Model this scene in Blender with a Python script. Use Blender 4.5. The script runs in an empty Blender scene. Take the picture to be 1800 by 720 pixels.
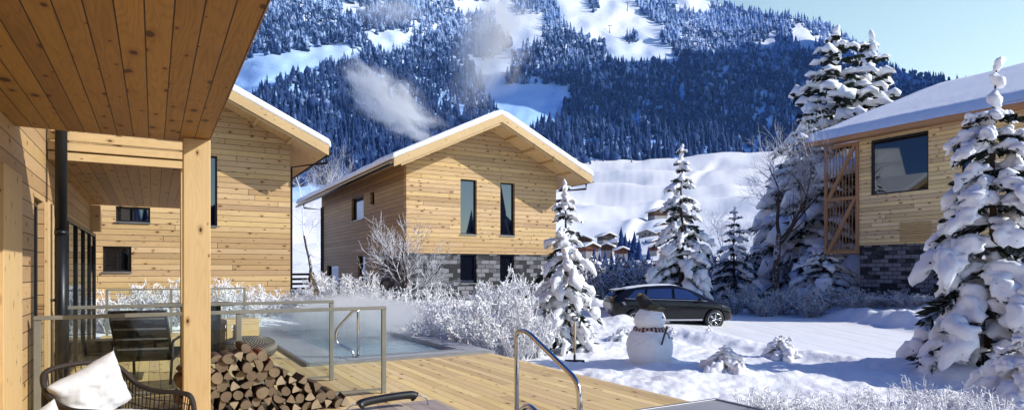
import bpy, bmesh, math, random
import numpy as np
from mathutils import Vector, Matrix, noise as mnoise
random.seed(7)
np.random.seed(7)
R = math.radians
scene = bpy.context.scene
col = scene.collection

# ------------------------------------------------------------------ frame of the place
# the chalets stand on one street grid turned TH from the line of sight; (u, v) runs along that grid
EYE, FPX, CX, HY = 1.55, 1100.0, 900.0, 476.0
TH = math.atan(630.0 / FPX)
CT, ST = math.cos(TH), math.sin(TH)
def xy(u, v): return (u * CT - v * ST, u * ST + v * CT)
def uv(x, y): return (x * CT + y * ST, -x * ST + y * CT)
def on_front(px, py, v):          # surveyed photo point on a wall facing the street -> (u, z)
    a = (px - CX) / FPX
    u = v * (ST + a * CT) / (CT - a * ST)
    return u, EYE + (HY - py) / FPX * (u * ST + v * CT)
def on_side(px, py, u):           # same for a wall running away from us -> (v, z)
    a = (px - CX) / FPX
    v = u * (CT - a * ST) / (ST + a * CT)
    return v, EYE + (HY - py) / FPX * (u * ST + v * CT)
def on_depth(px, py, d): return ((px - CX) / FPX * d, d, EYE + (HY - py) / FPX * d)

# ------------------------------------------------------------------ bookkeeping
def tag(o, label=None, cat=None, group=None, kind=None):
    if label: o['label'] = label
    if cat: o['category'] = cat
    if group: o['group'] = group
    if kind: o['kind'] = kind
    return o
def thing(name, label, cat, loc=(0, 0, 0), rz=0.0, group=None):
    o = bpy.data.objects.new(name, None); col.objects.link(o)
    o.location = loc; o.rotation_euler = (0, 0, rz); o.empty_display_size = 0.2
    return tag(o, label, cat, group)
def copy_tree(o, parent=None):
    c = o.copy(); col.objects.link(c)
    if parent is not None: c.parent = parent
    for ch in list(o.children): copy_tree(ch, c)
    return c

class MB:
    """collects geometry for ONE mesh object"""
    def __init__(s, off=(0, 0, 0)): s.v = []; s.f = []; s.off = off
    def add(s, vs, fs):
        n = len(s.v); ox, oy, oz = s.off
        s.v.extend((a - ox, b - oy, c - oz) for a, b, c in vs)
        s.f.extend(tuple(i + n for i in f) for f in fs); return s
    def box(s, x0, x1, y0, y1, z0, z1):
        return s.add([(x0,y0,z0),(x1,y0,z0),(x1,y1,z0),(x0,y1,z0),(x0,y0,z1),(x1,y0,z1),(x1,y1,z1),(x0,y1,z1)],
            [(0,3,2,1),(4,5,6,7),(0,1,5,4),(1,2,6,5),(2,3,7,6),(3,0,4,7)])
    def prism(s, poly, axis, a, b):      # poly: list of 2D points, extruded along axis ('x','y','z') from a to b
        def p(q, t):
            return {'x': (t, q[0], q[1]), 'y': (q[0], t, q[1]), 'z': (q[0], q[1], t)}[axis]
        n = len(poly)
        vs = [p(q, a) for q in poly] + [p(q, b) for q in poly]
        fs = [tuple(range(n)), tuple(range(2*n-1, n-1, -1))] + [(i, i+n, (i+1) % n + n, (i+1) % n) for i in range(n)]
        return s.add(vs, fs)
    def tube(s, pts, r, n=8, cap=True):
        pts = [Vector(p) for p in pts]; m = len(pts)
        rs = r if isinstance(r, (list, tuple)) else [r] * m
        vs = []; t0 = (pts[1] - pts[0]).normalized()
        nrm = t0.orthogonal().normalized()
        for i, p in enumerate(pts):
            t = (pts[min(i+1, m-1)] - pts[max(i-1, 0)])
            t = t.normalized() if t.length > 1e-9 else t0
            nrm = nrm - t * nrm.dot(t)
            nrm = nrm.normalized() if nrm.length > 1e-6 else t.orthogonal().normalized()
            b = t.cross(nrm)
            for k in range(n):
                a = 2 * math.pi * k / n
                vs.append(tuple(p + (nrm * math.cos(a) + b * math.sin(a)) * rs[i]))
        fs = [(i*n+k, i*n+(k+1) % n, (i+1)*n+(k+1) % n, (i+1)*n+k) for i in range(m-1) for k in range(n)]
        if cap: fs += [tuple(range(n-1, -1, -1)), tuple((m-1)*n+k for k in range(n))]
        return s.add(vs, fs)
    def lathe(s, prof, c=(0,0,0), n=24, axis='z'):
        vs = []; m = len(prof)
        for (r, z) in prof:
            for k in range(n):
                a = 2*math.pi*k/n; p = (r*math.cos(a), r*math.sin(a), z)
                if axis == 'y': p = (p[0], p[2], p[1])
                if axis == 'x': p = (p[2], p[0], p[1])
                vs.append((p[0]+c[0], p[1]+c[1], p[2]+c[2]))
        fs = [(i*n+k, i*n+(k+1) % n, (i+1)*n+(k+1) % n, (i+1)*n+k) for i in range(m-1) for k in range(n)]
        fs += [tuple(range(n-1, -1, -1)), tuple((m-1)*n+k for k in range(n))]
        return s.add(vs, fs)
    def build(s, name, mat, parent=None, smooth=False, bevel=0.0, seg=2, angle=30):
        me = bpy.data.meshes.new(name); me.from_pydata(s.v, [], s.f); me.update()
        return link(name, me, mat, parent, smooth, bevel, seg, angle)
def link(name, me, mat, parent=None, smooth=False, bevel=0.0, seg=2, angle=30):
    bm = bmesh.new(); bm.from_mesh(me); bmesh.ops.recalc_face_normals(bm, faces=bm.faces)
    bm.to_mesh(me); bm.free()
    if smooth: me.polygons.foreach_set('use_smooth', [True]*len(me.polygons))
    o = bpy.data.objects.new(name, me); col.objects.link(o)
    if mat: me.materials.append(mat)
    if parent is not None: o.parent = parent
    if bevel > 0:
        b = o.modifiers.new('bevel', 'BEVEL'); b.width = bevel; b.segments = seg; b.limit_method = 'ANGLE'; b.angle_limit = R(angle)
    return o
def np_mesh(name, V, F, mat, parent=None, smooth=False):
    """V (n,3) array, F (m,k) array of equal-size faces"""
    me = bpy.data.meshes.new(name); V = np.asarray(V, np.float32); F = np.asarray(F, np.int32); m, k = F.shape
    me.vertices.add(len(V)); me.vertices.foreach_set('co', V.ravel())
    me.loops.add(m*k); me.loops.foreach_set('vertex_index', F.ravel())
    me.polygons.add(m); me.polygons.foreach_set('loop_start', np.arange(0, m*k, k, dtype=np.int32))
    if smooth: me.polygons.foreach_set('use_smooth', np.ones(m, bool))
    me.update(calc_edges=True); me.validate()
    o = bpy.data.objects.new(name, me); col.objects.link(o)
    if mat: me.materials.append(mat)
    if parent is not None: o.parent = parent
    return o
def smooth01(x, a, b):
    t = np.clip((np.asarray(x, float) - a) / (b - a), 0, 1); return t*t*(3-2*t)

# ------------------------------------------------------------------ materials
class NT:
    def __init__(s, name):
        s.m = bpy.data.materials.new(name); s.m.use_nodes = True
        s.t = s.m.node_tree; s.t.nodes.clear()
        s.out = s.t.nodes.new('ShaderNodeOutputMaterial')
    def n(s, typ, **kw):
        nd = s.t.nodes.new(typ)
        for k, v in kw.items(): setattr(nd, k, v)
        return nd
    def set(s, sock, v):
        if isinstance(v, bpy.types.NodeSocket): s.t.links.new(v, sock)
        elif isinstance(v, (tuple, list)) and len(v) == 3 and sock.type == 'RGBA': sock.default_value = (*v, 1)
        else: sock.default_value = v
    def math(s, op, a, b=0.0, c=None, clamp=False):
        nd = s.n('ShaderNodeMath', operation=op, use_clamp=clamp); s.set(nd.inputs[0], a); s.set(nd.inputs[1], b)
        if c is not None: s.set(nd.inputs[2], c)
        return nd.outputs[0]
    def comb(s, x, y, z):
        nd = s.n('ShaderNodeCombineXYZ')
        for i, v in enumerate((x, y, z)): s.set(nd.inputs[i], v)
        return nd.outputs[0]
    def coord(s, which='Object'): return s.n('ShaderNodeTexCoord').outputs[which]
    def sep(s, v):
        nd = s.n('ShaderNodeSeparateXYZ'); s.set(nd.inputs[0], v); return nd.outputs
    def noise(s, vec, scale, detail=2.0, rough=0.5, dist=0.0):
        nd = s.n('ShaderNodeTexNoise'); s.set(nd.inputs['Vector'], vec)
        nd.inputs['Scale'].default_value = scale; nd.inputs['Detail'].default_value = detail
        nd.inputs['Roughness'].default_value = rough; nd.inputs['Distortion'].default_value = dist
        return nd.outputs['Fac']
    def ramp(s, v, a, b, c=0.0, d=1.0, smooth=True):
        nd = s.n('ShaderNodeMapRange', interpolation_type='SMOOTHSTEP' if smooth else 'LINEAR'); s.set(nd.inputs[0], v)
        for i, q in enumerate((a, b, c, d)): s.set(nd.inputs[i+1], q)
        return nd.outputs[0]
    def mix(s, f, a, b, mode='MIX'):
        nd = s.n('ShaderNodeMix', data_type='RGBA', blend_type=mode)
        s.set(nd.inputs[0], f); s.set(nd.inputs[6], a); s.set(nd.inputs[7], b); return nd.outputs[2]
    def bump(s, h, strength=0.3, dist=0.02):
        nd = s.n('ShaderNodeBump'); nd.inputs['Strength'].default_value = strength; nd.inputs['Distance'].default_value = dist
        s.set(nd.inputs['Height'], h); return nd.outputs[0]
    def pbsdf(s, color, rough=0.5, metal=0.0, normal=None, **kw):
        b = s.n('ShaderNodeBsdfPrincipled')
        s.set(b.inputs['Base Color'], color); s.set(b.inputs['Roughness'], rough); s.set(b.inputs['Metallic'], metal)
        for k, v in kw.items(): s.set(b.inputs[k.replace('_', ' ')], v)
        if normal is not None: s.set(b.inputs['Normal'], normal)
        s.t.links.new(b.outputs[0], s.out.inputs[0]); return b

def plain(name, color, rough=0.5, metal=0.0, var=0.12, scale=6.0, bump=0.0):
    t = NT(name); c = t.coord()
    g = t.noise(c, scale, 4, 0.6)
    k = t.ramp(g, 0.25, 0.75, 1-var, 1+var, False)
    cc = t.mix(1.0, color, t.comb(k, k, k), 'MULTIPLY')
    t.pbsdf(cc, t.ramp(g, 0.2, 0.8, max(rough-0.08, 0.02), min(rough+0.1, 1), False), metal,
            t.bump(t.noise(c, scale*12, 3), bump, 0.01) if bump else None)
    return t.m

WL, WD = (0.60, 0.42, 0.22), (0.43, 0.27, 0.122)
def wood(name, along, across, w, light=WL, dark=WD, groove=0.05, knots=1.0, rough=0.55, bright=1.0, joint=0.0, mate=None):
    """pine boards: axis indices into object space; w = board width (0: one single timber)"""
    t = NT(name); s3 = t.sep(t.coord()); A, B = s3[along], s3[across]
    if mate is not None: B = t.math('ADD', B, s3[mate])
    if w:
        q = t.math('DIVIDE', B, w); idn = t.math('FLOOR', q); f = t.math('FRACT', q)
    else:
        idn = t.math('FLOOR', t.math('MULTIPLY', B, 0.01)); f = t.math('MULTIPLY', B, 1.0)
    wn = t.n('ShaderNodeTexWhiteNoise', noise_dimensions='1D'); t.set(wn.inputs['W'], t.math('ADD', idn, 0.37)); rnd = wn.outputs['Value']
    if joint:
        sa = t.math('ADD', t.math('DIVIDE', A, joint), t.math('MULTIPLY', rnd, 7.3))
        jf = t.math('FRACT', sa)
        wn2 = t.n('ShaderNodeTexWhiteNoise', noise_dimensions='2D')
        t.set(wn2.inputs['Vector'], t.comb(idn, t.math('FLOOR', sa), 0.0)); rnd = wn2.outputs['Value']
    sh = t.math('MULTIPLY', rnd, 47.0)
    Aa = t.math('ADD', A, sh)
    fib = t.noise(t.comb(t.math('MULTIPLY', Aa, 1.6), t.math('MULTIPLY', B, 60.0), sh), 1.0, 3, 0.6)
    lowf = t.noise(t.comb(t.math('MULTIPLY', Aa, 0.7), t.math('MULTIPLY', B, 7.0), sh), 1.0, 1.5, 0.5, 0.3)
    rings = t.math('POWER', t.math('ABSOLUTE', t.math('SINE', t.math('MULTIPLY', lowf, 46.0))), 0.7)
    fac = t.math('ADD', t.math('MULTIPLY', rings, -0.34), t.math('ADD', t.math('MULTIPLY', fib, 0.75), 0.12), clamp=True)
    c = t.mix(fac, light, dark)
    patch = t.noise(t.comb(t.math('MULTIPLY', Aa, 0.35), t.math('MULTIPLY', B, 0.4), 0.0), 1.0, 3, 0.6)
    k = t.math('MULTIPLY', t.ramp(rnd, 0, 1, 0.80*bright, 1.15*bright, False), t.ramp(patch, 0.3, 0.7, 0.86, 1.1, False))
    c = t.mix(1.0, c, t.comb(k, t.math('MULTIPLY', k, t.ramp(rnd, 0, 1, 0.95, 1.02, False)), t.math('MULTIPLY', k, t.ramp(t.math('FRACT', t.math('MULTIPLY', rnd, 7.7)), 0, 1, 0.88, 1.08, False))), 'MULTIPLY')
    if knots:
        loc = t.math('MULTIPLY', t.math('SUBTRACT', f, 0.5), w) if w else B
        vo = t.n('ShaderNodeTexVoronoi', voronoi_dimensions='2D')
        vo.inputs['Scale'].default_value = 1.0; vo.inputs['Randomness'].default_value = 1.0
        t.set(vo.inputs['Vector'], t.comb(t.math('MULTIPLY', Aa, 2.3), t.math('ADD', t.math('MULTIPLY', loc, 4.4), t.math('MULTIPLY', idn, 5.31)), 0.0))
        vc = t.sep(vo.outputs['Color'])
        size = t.ramp(t.math('POWER', vc[0], 1.6), 0.0, 1.0, 0.022*knots, (0.125 if w else 0.075)*knots, False)
        dd = t.math('DIVIDE', vo.outputs['Distance'], size)
        c = t.mix(t.ramp(dd, 0.9, 2.4, 0.45, 0.0), c, (0.26, 0.11, 0.034))
        c = t.mix(t.ramp(dd, 0.45, 1.0, 0.95, 0.0), c, (0.045, 0.016, 0.008))
    nrm = None
    if w:
        e = t.math('MINIMUM', f, t.math('SUBTRACT', 1.0, f))
        if joint:
            je = t.math('MULTIPLY', t.math('MINIMUM', jf, t.math('SUBTRACT', 1.0, jf)), joint / w)
            e = t.math('MINIMUM', e, je)
        gm = t.ramp(e, groove*0.45, groove, 1.0, 0.0)
        c = t.mix(gm, c, (0.022, 0.011, 0.005))
        h = t.math('ADD', t.math('SUBTRACT', 1.0, gm), t.math('MULTIPLY', fib, 0.12))
        nrm = t.bump(h, 0.6, 0.012)
    else:
        nrm = t.bump(fib, 0.25, 0.004)
    t.pbsdf(c, rough, 0, nrm, Specular_IOR_Level=0.3)
    return t.m

def snow_mat(name, tint=(0.93, 0.94, 0.965), fine=0.5, coarse=0.6, scale=1.0):
    t = NT(name); c = t.coord()
    a = t.noise(c, 2.2*scale, 5, 0.62); b = t.noise(c, 16*scale, 5, 0.7); g = t.noise(c, 90*scale, 2, 0.6)
    h = t.math('ADD', t.math('MULTIPLY', a, coarse), t.math('ADD', t.math('MULTIPLY', b, 0.25*fine), t.math('MULTIPLY', g, 0.05*fine)))
    k = t.ramp(b, 0.3, 0.75, 0.9, 1.03, False)
    cc = t.mix(1.0, tint, t.comb(k, k, k), 'MULTIPLY')
    t.pbsdf(cc, 0.65, 0, t.bump(h, 0.55, 0.12/scale), Specular_IOR_Level=0.25)
    return t.m

def stone_mat(name, along):
    t = NT(name); s3 = t.sep(t.coord()); A, Z = s3[along], s3[2]
    vec = t.comb(A, Z, 0.0)
    br = t.n('ShaderNodeTexBrick'); br.offset = 0.5; br.squash = 1.0
    t.set(br.inputs['Vector'], vec); br.inputs['Scale'].default_value = 1.0
    br.inputs['Brick Width'].default_value = 0.36; br.inputs['Row Height'].default_value = 0.175
    br.inputs['Mortar Size'].default_value = 0.012; br.inputs['Bias'].default_value = 0.0
    t.set(br.inputs['Color1'], (0.0, 0.0, 0.0)); t.set(br.inputs['Color2'], (1.0, 1.0, 1.0)); t.set(br.inputs['Mortar'], (0.0, 0.0, 0.0))
    g = t.noise(vec, 22, 5, 0.7); k = t.ramp(g, 0.25, 0.75, 0.5, 1.5, False)
    bc = t.mix(t.ramp(t.math('ADD', t.sep(br.outputs['Color'])[0], t.math('MULTIPLY', t.math('SUBTRACT', g, 0.5), 0.5)), 0.28, 0.80, 0, 1), (0.010, 0.011, 0.014), (0.19, 0.19, 0.205))
    c = t.mix(1.0, bc, t.comb(k, k, t.math('MULTIPLY', k, 1.06)), 'MULTIPLY')
    rag = t.noise(vec, 3.0, 2, 0.5)
    c = t.mix(t.ramp(rag, 0.55, 0.7, 0, 0.5), c, (0.10, 0.10, 0.11))
    h = t.math('ADD', t.math('MULTIPLY', br.outputs['Fac'], -1.0), t.math('MULTIPLY', g, 0.7))
    t.pbsdf(c, 0.75, 0, t.bump(h, 0.8, 0.03))
    return t.m

def glossy_pane(name, color=(0.006, 0.007, 0.009), refl=0.9, gcol=(0.52, 0.62, 0.84)):
    t = NT(name)
    d = t.n('ShaderNodeBsdfDiffuse'); t.set(d.inputs[0], color)
    g = t.n('ShaderNodeBsdfGlossy'); g.inputs['Roughness'].default_value = 0.015; t.set(g.inputs[0], gcol)
    fr = t.n('ShaderNodeFresnel'); fr.inputs[0].default_value = 1.5
    f = t.math('ADD', t.math('MULTIPLY', fr.outputs[0], 1.0), refl*0.12, clamp=True)
    mx = t.n('ShaderNodeMixShader'); t.set(mx.inputs[0], f); t.t.links.new(d.outputs[0], mx.inputs[1]); t.t.links.new(g.outputs[0], mx.inputs[2])
    t.t.links.new(mx.outputs[0], t.out.inputs[0]); return t.m
def clear_glass(name, tint=(0.955, 0.98, 0.972)):
    t = NT(name)
    d = t.n('ShaderNodeBsdfTransparent'); t.set(d.inputs[0], tint)
    g = t.n('ShaderNodeBsdfGlossy'); g.inputs['Roughness'].default_value = 0.02
    fr = t.n('ShaderNodeFresnel'); fr.inputs[0].default_value = 1.45
    mx = t.n('ShaderNodeMixShader'); t.set(mx.inputs[0], t.math('MULTIPLY', fr.outputs[0], 0.8)); t.t.links.new(d.outputs[0], mx.inputs[1]); t.t.links.new(g.outputs[0], mx.inputs[2])
    t.t.links.new(mx.outputs[0], t.out.inputs[0]); return t.m

def frosted_mat(name, bark, frost=(0.84, 0.86, 0.93), lo=-0.35, hi=0.35, amount=1.0, scale=9.0):
    """rime and snow lie on what faces up, bark shows beneath"""
    t = NT(name); nz = t.sep(t.n('ShaderNodeNewGeometry').outputs['Normal'])[2]
    g = t.noise(t.coord(), scale, 3, 0.6)
    f = t.ramp(t.math('ADD', nz, t.math('MULTIPLY', t.math('SUBTRACT', g, 0.5), 1.4)), lo, hi, 0.0, amount)
    t.pbsdf(t.mix(f, bark, frost), 0.75, 0, None, Specular_IOR_Level=0.2)
    return t.m

M = {}
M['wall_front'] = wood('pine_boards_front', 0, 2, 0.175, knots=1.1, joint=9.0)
M['wall_side'] = wood('pine_boards_side', 1, 2, 0.175, knots=0.8, light=(0.44, 0.29, 0.14), dark=(0.30, 0.175, 0.075))  # darker than the front boards: shade of the side walls put into the colour
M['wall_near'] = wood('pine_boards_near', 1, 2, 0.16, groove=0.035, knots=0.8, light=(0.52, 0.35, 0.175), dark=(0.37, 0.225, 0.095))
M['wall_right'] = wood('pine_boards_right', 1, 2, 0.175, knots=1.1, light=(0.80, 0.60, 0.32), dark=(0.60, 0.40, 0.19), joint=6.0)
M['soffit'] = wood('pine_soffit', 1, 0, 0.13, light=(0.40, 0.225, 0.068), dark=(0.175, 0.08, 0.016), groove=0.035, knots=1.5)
M['deck'] = wood('larch_deck', 1, 0, 0.145, light=(0.74, 0.55, 0.275), dark=(0.58, 0.39, 0.165), groove=0.022, knots=0.95, joint=3.4, bright=1.02)
M['timber_z'] = wood('pine_timber_upright', 2, 0, 0, light=(0.57, 0.40, 0.215), dark=(0.44, 0.285, 0.135), mate=1)
M['timber_u'] = wood('pine_timber_across', 0, 2, 0, light=(0.57, 0.40, 0.215), dark=(0.44, 0.285, 0.135), mate=1)
M['timber_v'] = wood('pine_timber_along', 1, 2, 0, light=(0.62, 0.42, 0.20), dark=(0.44, 0.26, 0.11), mate=0)
M['larch_red'] = wood('red_larch_slats', 2, 1, 0, light=(0.36, 0.19, 0.10), dark=(0.26, 0.125, 0.06), mate=0, knots=0.5)
M['dark_wood'] = plain('old_dark_wood', (0.045, 0.024, 0.014), 0.75, 0, 0.35, 3.0, 0.2)
M['chalet_wood'] = plain('brown_chalet_boards', (0.11, 0.05, 0.026), 0.75, 0, 0.3, 1.2)
M['chalet_base'] = plain('chalet_render', (0.30, 0.28, 0.28), 0.8, 0, 0.15, 0.6)
M['stone_front'] = stone_mat('stone_blocks_front', 0)
M['stone_side'] = stone_mat('stone_blocks_side', 1)
M['snow'] = snow_mat('snow_cover')
M['snow_clump'] = snow_mat('snow_clumps', (0.93, 0.94, 0.965), 0.6, 0.5, 2.2)
M['metal_dark'] = plain('anthracite_metal', (0.022, 0.024, 0.028), 0.38, 0.6, 0.1, 4)
M['frame_dark'] = plain('black_window_frame', (0.010, 0.010, 0.012), 0.4, 0.2, 0.1, 4)
M['steel'] = plain('stainless_steel', (0.62, 0.62, 0.63), 0.16, 1.0, 0.06, 5)
M['steel_matt'] = plain('brushed_steel', (0.30, 0.31, 0.34), 0.42, 0.8, 0.12, 3)
M['grating'] = plain('grey_coated_grating', (0.34, 0.345, 0.38), 0.45, 0.15, 0.12, 3)
M['rail_frame'] = plain('bronze_rail_frame', (0.22, 0.215, 0.185), 0.42, 0.2, 0.15, 5)
M['pane'] = glossy_pane('window_pane')
M['pane_bright'] = glossy_pane('wide_window_pane', (0.010, 0.011, 0.013), 0.8, (0.55, 0.6, 0.66))
M['glass'] = clear_glass('balustrade_glass')
M['coping'] = plain('grey_pool_stone', (0.36, 0.37, 0.40), 0.6, 0, 0.16, 2.5, 0.15)
M['needles'] = plain('dark_fir_needles', (0.022, 0.034, 0.022), 0.75, 0, 0.5, 1.6)
M['needles_frost'] = frosted_mat('frosty_fir_needles', (0.028, 0.042, 0.030), (0.72, 0.75, 0.82), 0.1, 0.9, 0.75, 6.0)
M['needles_rime'] = frosted_mat('rime_speckled_fir_needles', (0.020, 0.030, 0.020), (0.66, 0.70, 0.78), 0.45, 1.1, 0.6, 14.0)
M['bark'] = plain('dark_bark', (0.05, 0.032, 0.022), 0.85, 0, 0.35, 9, 0.4)
M['bark_snow'] = frosted_mat('snowy_bark', (0.065, 0.042, 0.032), lo=0.0, hi=0.45)
M['twig_frost'] = frosted_mat('rimed_twigs', (0.42, 0.40, 0.46), (0.93, 0.94, 0.97), -1.1, -0.1)
M['twig_grey'] = frosted_mat('grey_rimed_twigs', (0.12, 0.10, 0.11), (0.84, 0.87, 0.94), -0.7, 0.5)
M['rattan'] = plain('dark_rattan', (0.026, 0.016, 0.012), 0.5, 0, 0.4, 30, 0.5)
M['sling'] = plain('black_sling_fabric', (0.016, 0.015, 0.016), 0.6, 0, 0.25, 30, 0.2)
M['rubber'] = plain('black_rubber', (0.010, 0.010, 0.012), 0.42, 0, 0.1, 8)
M['bark_log'] = plain('log_bark', (0.085, 0.045, 0.025), 0.85, 0, 0.4, 14, 0.6)
M['bark_red'] = plain('reddish_log_bark', (0.22, 0.07, 0.03), 0.8, 0, 0.35, 14, 0.5)
# ------------------------------------------------------------------ camera, sky, sun
cam = bpy.data.cameras.new('camera'); cam.sensor_width = 36.0; cam.lens = 36.0 * FPX / 1800.0
cam.shift_y = (HY - 360.0) / 1800.0; cam.clip_end = 20000; cam.clip_start = 0.05
cam_o = bpy.data.objects.new('camera', cam); col.objects.link(cam_o)
cam_o.location = (0, 0, EYE); cam_o.rotation_euler = (R(90), 0, 0); scene.camera = cam_o

SUN_EL = R(30.0); SUN_DIR = Vector((0.988 * math.cos(SUN_EL), -0.15 * math.cos(SUN_EL), math.sin(SUN_EL))).normalized()
sun = bpy.data.lights.new('sun', 'SUN'); sun.energy = 5.0; sun.angle = R(0.53); sun.color = (1.0, 0.955, 0.875)
sun_o = bpy.data.objects.new('sun', sun); col.objects.link(sun_o)
sun_o.rotation_euler = SUN_DIR.to_track_quat('Z', 'Y').to_euler(); sun_o.location = (30, 0, 30)
SKY_H, SKY_Z = (2.4, 2.2, 1.62), (0.06, 0.45, 1.12)
w = bpy.data.worlds.new('World'); scene.world = w; w.use_nodes = True
nt = w.node_tree; bg = nt.nodes['Background']
sky = nt.nodes.new('ShaderNodeTexSky'); sky.sky_type = 'NISHITA'; sky.sun_disc = False
sky.sun_elevation = SUN_EL; sky.sun_rotation = math.atan2(SUN_DIR.x, SUN_DIR.y)
sky.altitude = 1100; sky.air_density = 1.0; sky.dust_density = 0.6; sky.ozone_density = 1.6
tcw = nt.nodes.new('ShaderNodeTexCoord'); spw = nt.nodes.new('ShaderNodeSeparateXYZ'); nt.links.new(tcw.outputs['Generated'], spw.inputs[0])
def _wr(sock, a, b):
    m = nt.nodes.new('ShaderNodeMapRange'); m.interpolation_type = 'SMOOTHSTEP'; nt.links.new(sock, m.inputs[0]); m.inputs[1].default_value = a; m.inputs[2].default_value = b; return m.outputs[0]
def _wm(f, a, b, mode='MIX'):
    m = nt.nodes.new('ShaderNodeMix'); m.data_type = 'RGBA'; m.blend_type = mode
    for i, v in ((0, f), (6, a), (7, b)):
        if isinstance(v, bpy.types.NodeSocket): nt.links.new(v, m.inputs[i])
        elif i: m.inputs[i].default_value = (*v, 1)
        else: m.inputs[i].default_value = v
    return m.outputs[2]
# winter air: bright cyan band on the sun side of the horizon, deep blue overhead
low = _wm(_wr(spw.outputs[0], 0.05, 0.38), (0.22, 0.36, 0.62), SKY_H)
gain = _wm(_wr(spw.outputs[2], 0.40, 0.60), low, SKY_Z)
nt.links.new(_wm(1.0, sky.outputs[0], gain, 'MULTIPLY'), bg.inputs[0]); bg.inputs[1].default_value = 0.14
scene.view_settings.view_transform = 'Standard'; scene.view_settings.look = 'None'; scene.view_settings.exposure = 0.0
cy = scene.cycles; cy.use_denoising = True; cy.max_bounces = 7; cy.diffuse_bounces = 3; cy.glossy_bounces = 3
cy.transparent_max_bounces = 24; cy.transmission_bounces = 4; cy.volume_bounces = 2; cy.caustics_reflective = False; cy.caustics_refractive = False
cy.sample_clamp_indirect = 6.0

# ------------------------------------------------------------------ terrain
_rng = np.random.RandomState(3)
_waves = [(_rng.uniform(0, 2*np.pi), _rng.uniform(0, 2*np.pi)) for _ in range(200)]
def fbm(x, y, scale, octs=4, seed=0, rough=0.55):
    """cheap smooth fractal noise from rotated sine products, about -1..1"""
    x = np.asarray(x, float) / scale; y = np.asarray(y, float) / scale; out = 0.0; amp = 1.0; tot = 0
    for o in range(octs):
        for k in range(3):
            a, p = _waves[(seed*17 + o*3 + k) % 200]
            q = _waves[(seed*29 + o*5 + k*7 + 11) % 200][0]
            xr = x*np.cos(a) + y*np.sin(a); yr = -x*np.sin(a) + y*np.cos(a)
            out = out + amp * np.sin(xr*1.7 + p + 1.3*np.sin(yr*1.1 + q)) * np.cos(yr*1.3 + q) / 1.6
        tot += amp; amp *= rough; x = x*2.07 + 3.1; y = y*2.03 - 1.7
    return out / tot
FAR = ([0, 40, 120, 200, 260, 350, 500, 700, 900, 3000], [-0.3, -0.3, -1.6, -2.5, 1.0, 12, 40, 92, 158, 170])
def road_mask(x, y):
    xl = 4.6 + (19.2 - y) * 0.43                      # ploughed yard between the garden and the bank
    edge_l = np.where(y < 19.2, xl, 4.6 - (y - 19.2) * 0.1)
    m = smooth01(x - edge_l, -0.4, 0.5) * (1 - smooth01(x - (12.9 - 0.02 * (y - 20)), -0.5, 0.4 + 0*y))
    return m * smooth01(y, 8.2, 9.6) * (1 - smooth01(y, 33, 36))
def ground_z(x, y):
    x = np.asarray(x, float); y = np.asarray(y, float)
    d = np.hypot(x, y); u = x*CT + y*ST; v = -x*ST + y*CT
    z = np.interp(np.where(y > 0, d, 0), *FAR)
    back = smooth01(v, 17.9, 22) * (1 - smooth01(u, 5, 7.5)) + smooth01(v, 13, 22) * smooth01(u, 5, 7.5) * (1 - smooth01(u, 15, 20))
    near = 1 - smooth01(d, 45, 70)
    z = z + 0.62 * back * near
    cside = smooth01(x, 12.6, 16.5) * near * smooth01(y, 14, 20)
    z = z + 0.75 * cside
    rm = road_mask(x, y)
    dist = smooth01(d, 70, 25)
    rough = (0.05*np.abs(fbm(x, y, 0.42, 3, 31))*smooth01(u, 5.4, 6.0) + 0.11*fbm(x, y, 2.6, 4, 1) + 0.05*fbm(x, y, 0.8, 3, 2) + 0.03*np.abs(fbm(x, y, 0.25, 3, 5)))
    inner = smooth01(-(u - 5.9), -0.8, 0.6) * (1 - smooth01(v, 20, 26))        # under deck and pool
    z = z + rough * near * (1 - rm) * (1 - inner*0.8) - 0.06 * rm + 0.006*fbm(x, y*0.3, 0.3, 2, 9)*rm
    # ploughed banks left and right of the yard
    xl = np.where(y < 19.2, 4.6 + (19.2 - y) * 0.43, 4.6 - (y - 19.2) * 0.1)
    lump = 0.6 + 0.4*fbm(x, y, 0.9, 3, 7)
    b1 = np.exp(-((x - xl + 0.75) / 0.55)**2) * smooth01(y, 9, 11) * (1 - smooth01(y, 24, 30))
    b2 = np.exp(-((x - 13.35) / 0.6)**2) * smooth01(y, 15, 18) * (1 - smooth01(y, 33, 36))
    b3 = np.exp(-(((x - 5.2) / 1.9)**2 + ((y - 11.0) / 0.8)**2))
    z = z + (0.30*b1 + 0.42*b2 + 0.22*b3) * lump
    # meadow terraces and ski tracks far off
    z = z + smooth01(d, 300, 420) * 3.2*np.abs(fbm(x*0.35+d*0.2, d*2.2, 55, 3, 44))
    z = z + smooth01(d, 230, 330) * (4.6*fbm(x, y, 70, 3, 4) + 0.9*fbm(x, y, 16, 3, 41) + 4.2*np.sin(d/17.0 + 2.2*fbm(x, y, 120, 2, 6)))
    xl2 = d*np.interp(d, [280, 850], [0.132, 0.309])
    z = z + smooth01(d, 270, 330)*(1-smooth01(d, 800, 880))*(1.5*np.exp(-((x-xl2)/4.5)**2) - 1.3*np.exp(-((x-xl2-9)/4.5)**2))
    return z
def gz(x, y): return float(ground_z(np.array([x]), np.array([y]))[0])

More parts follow.
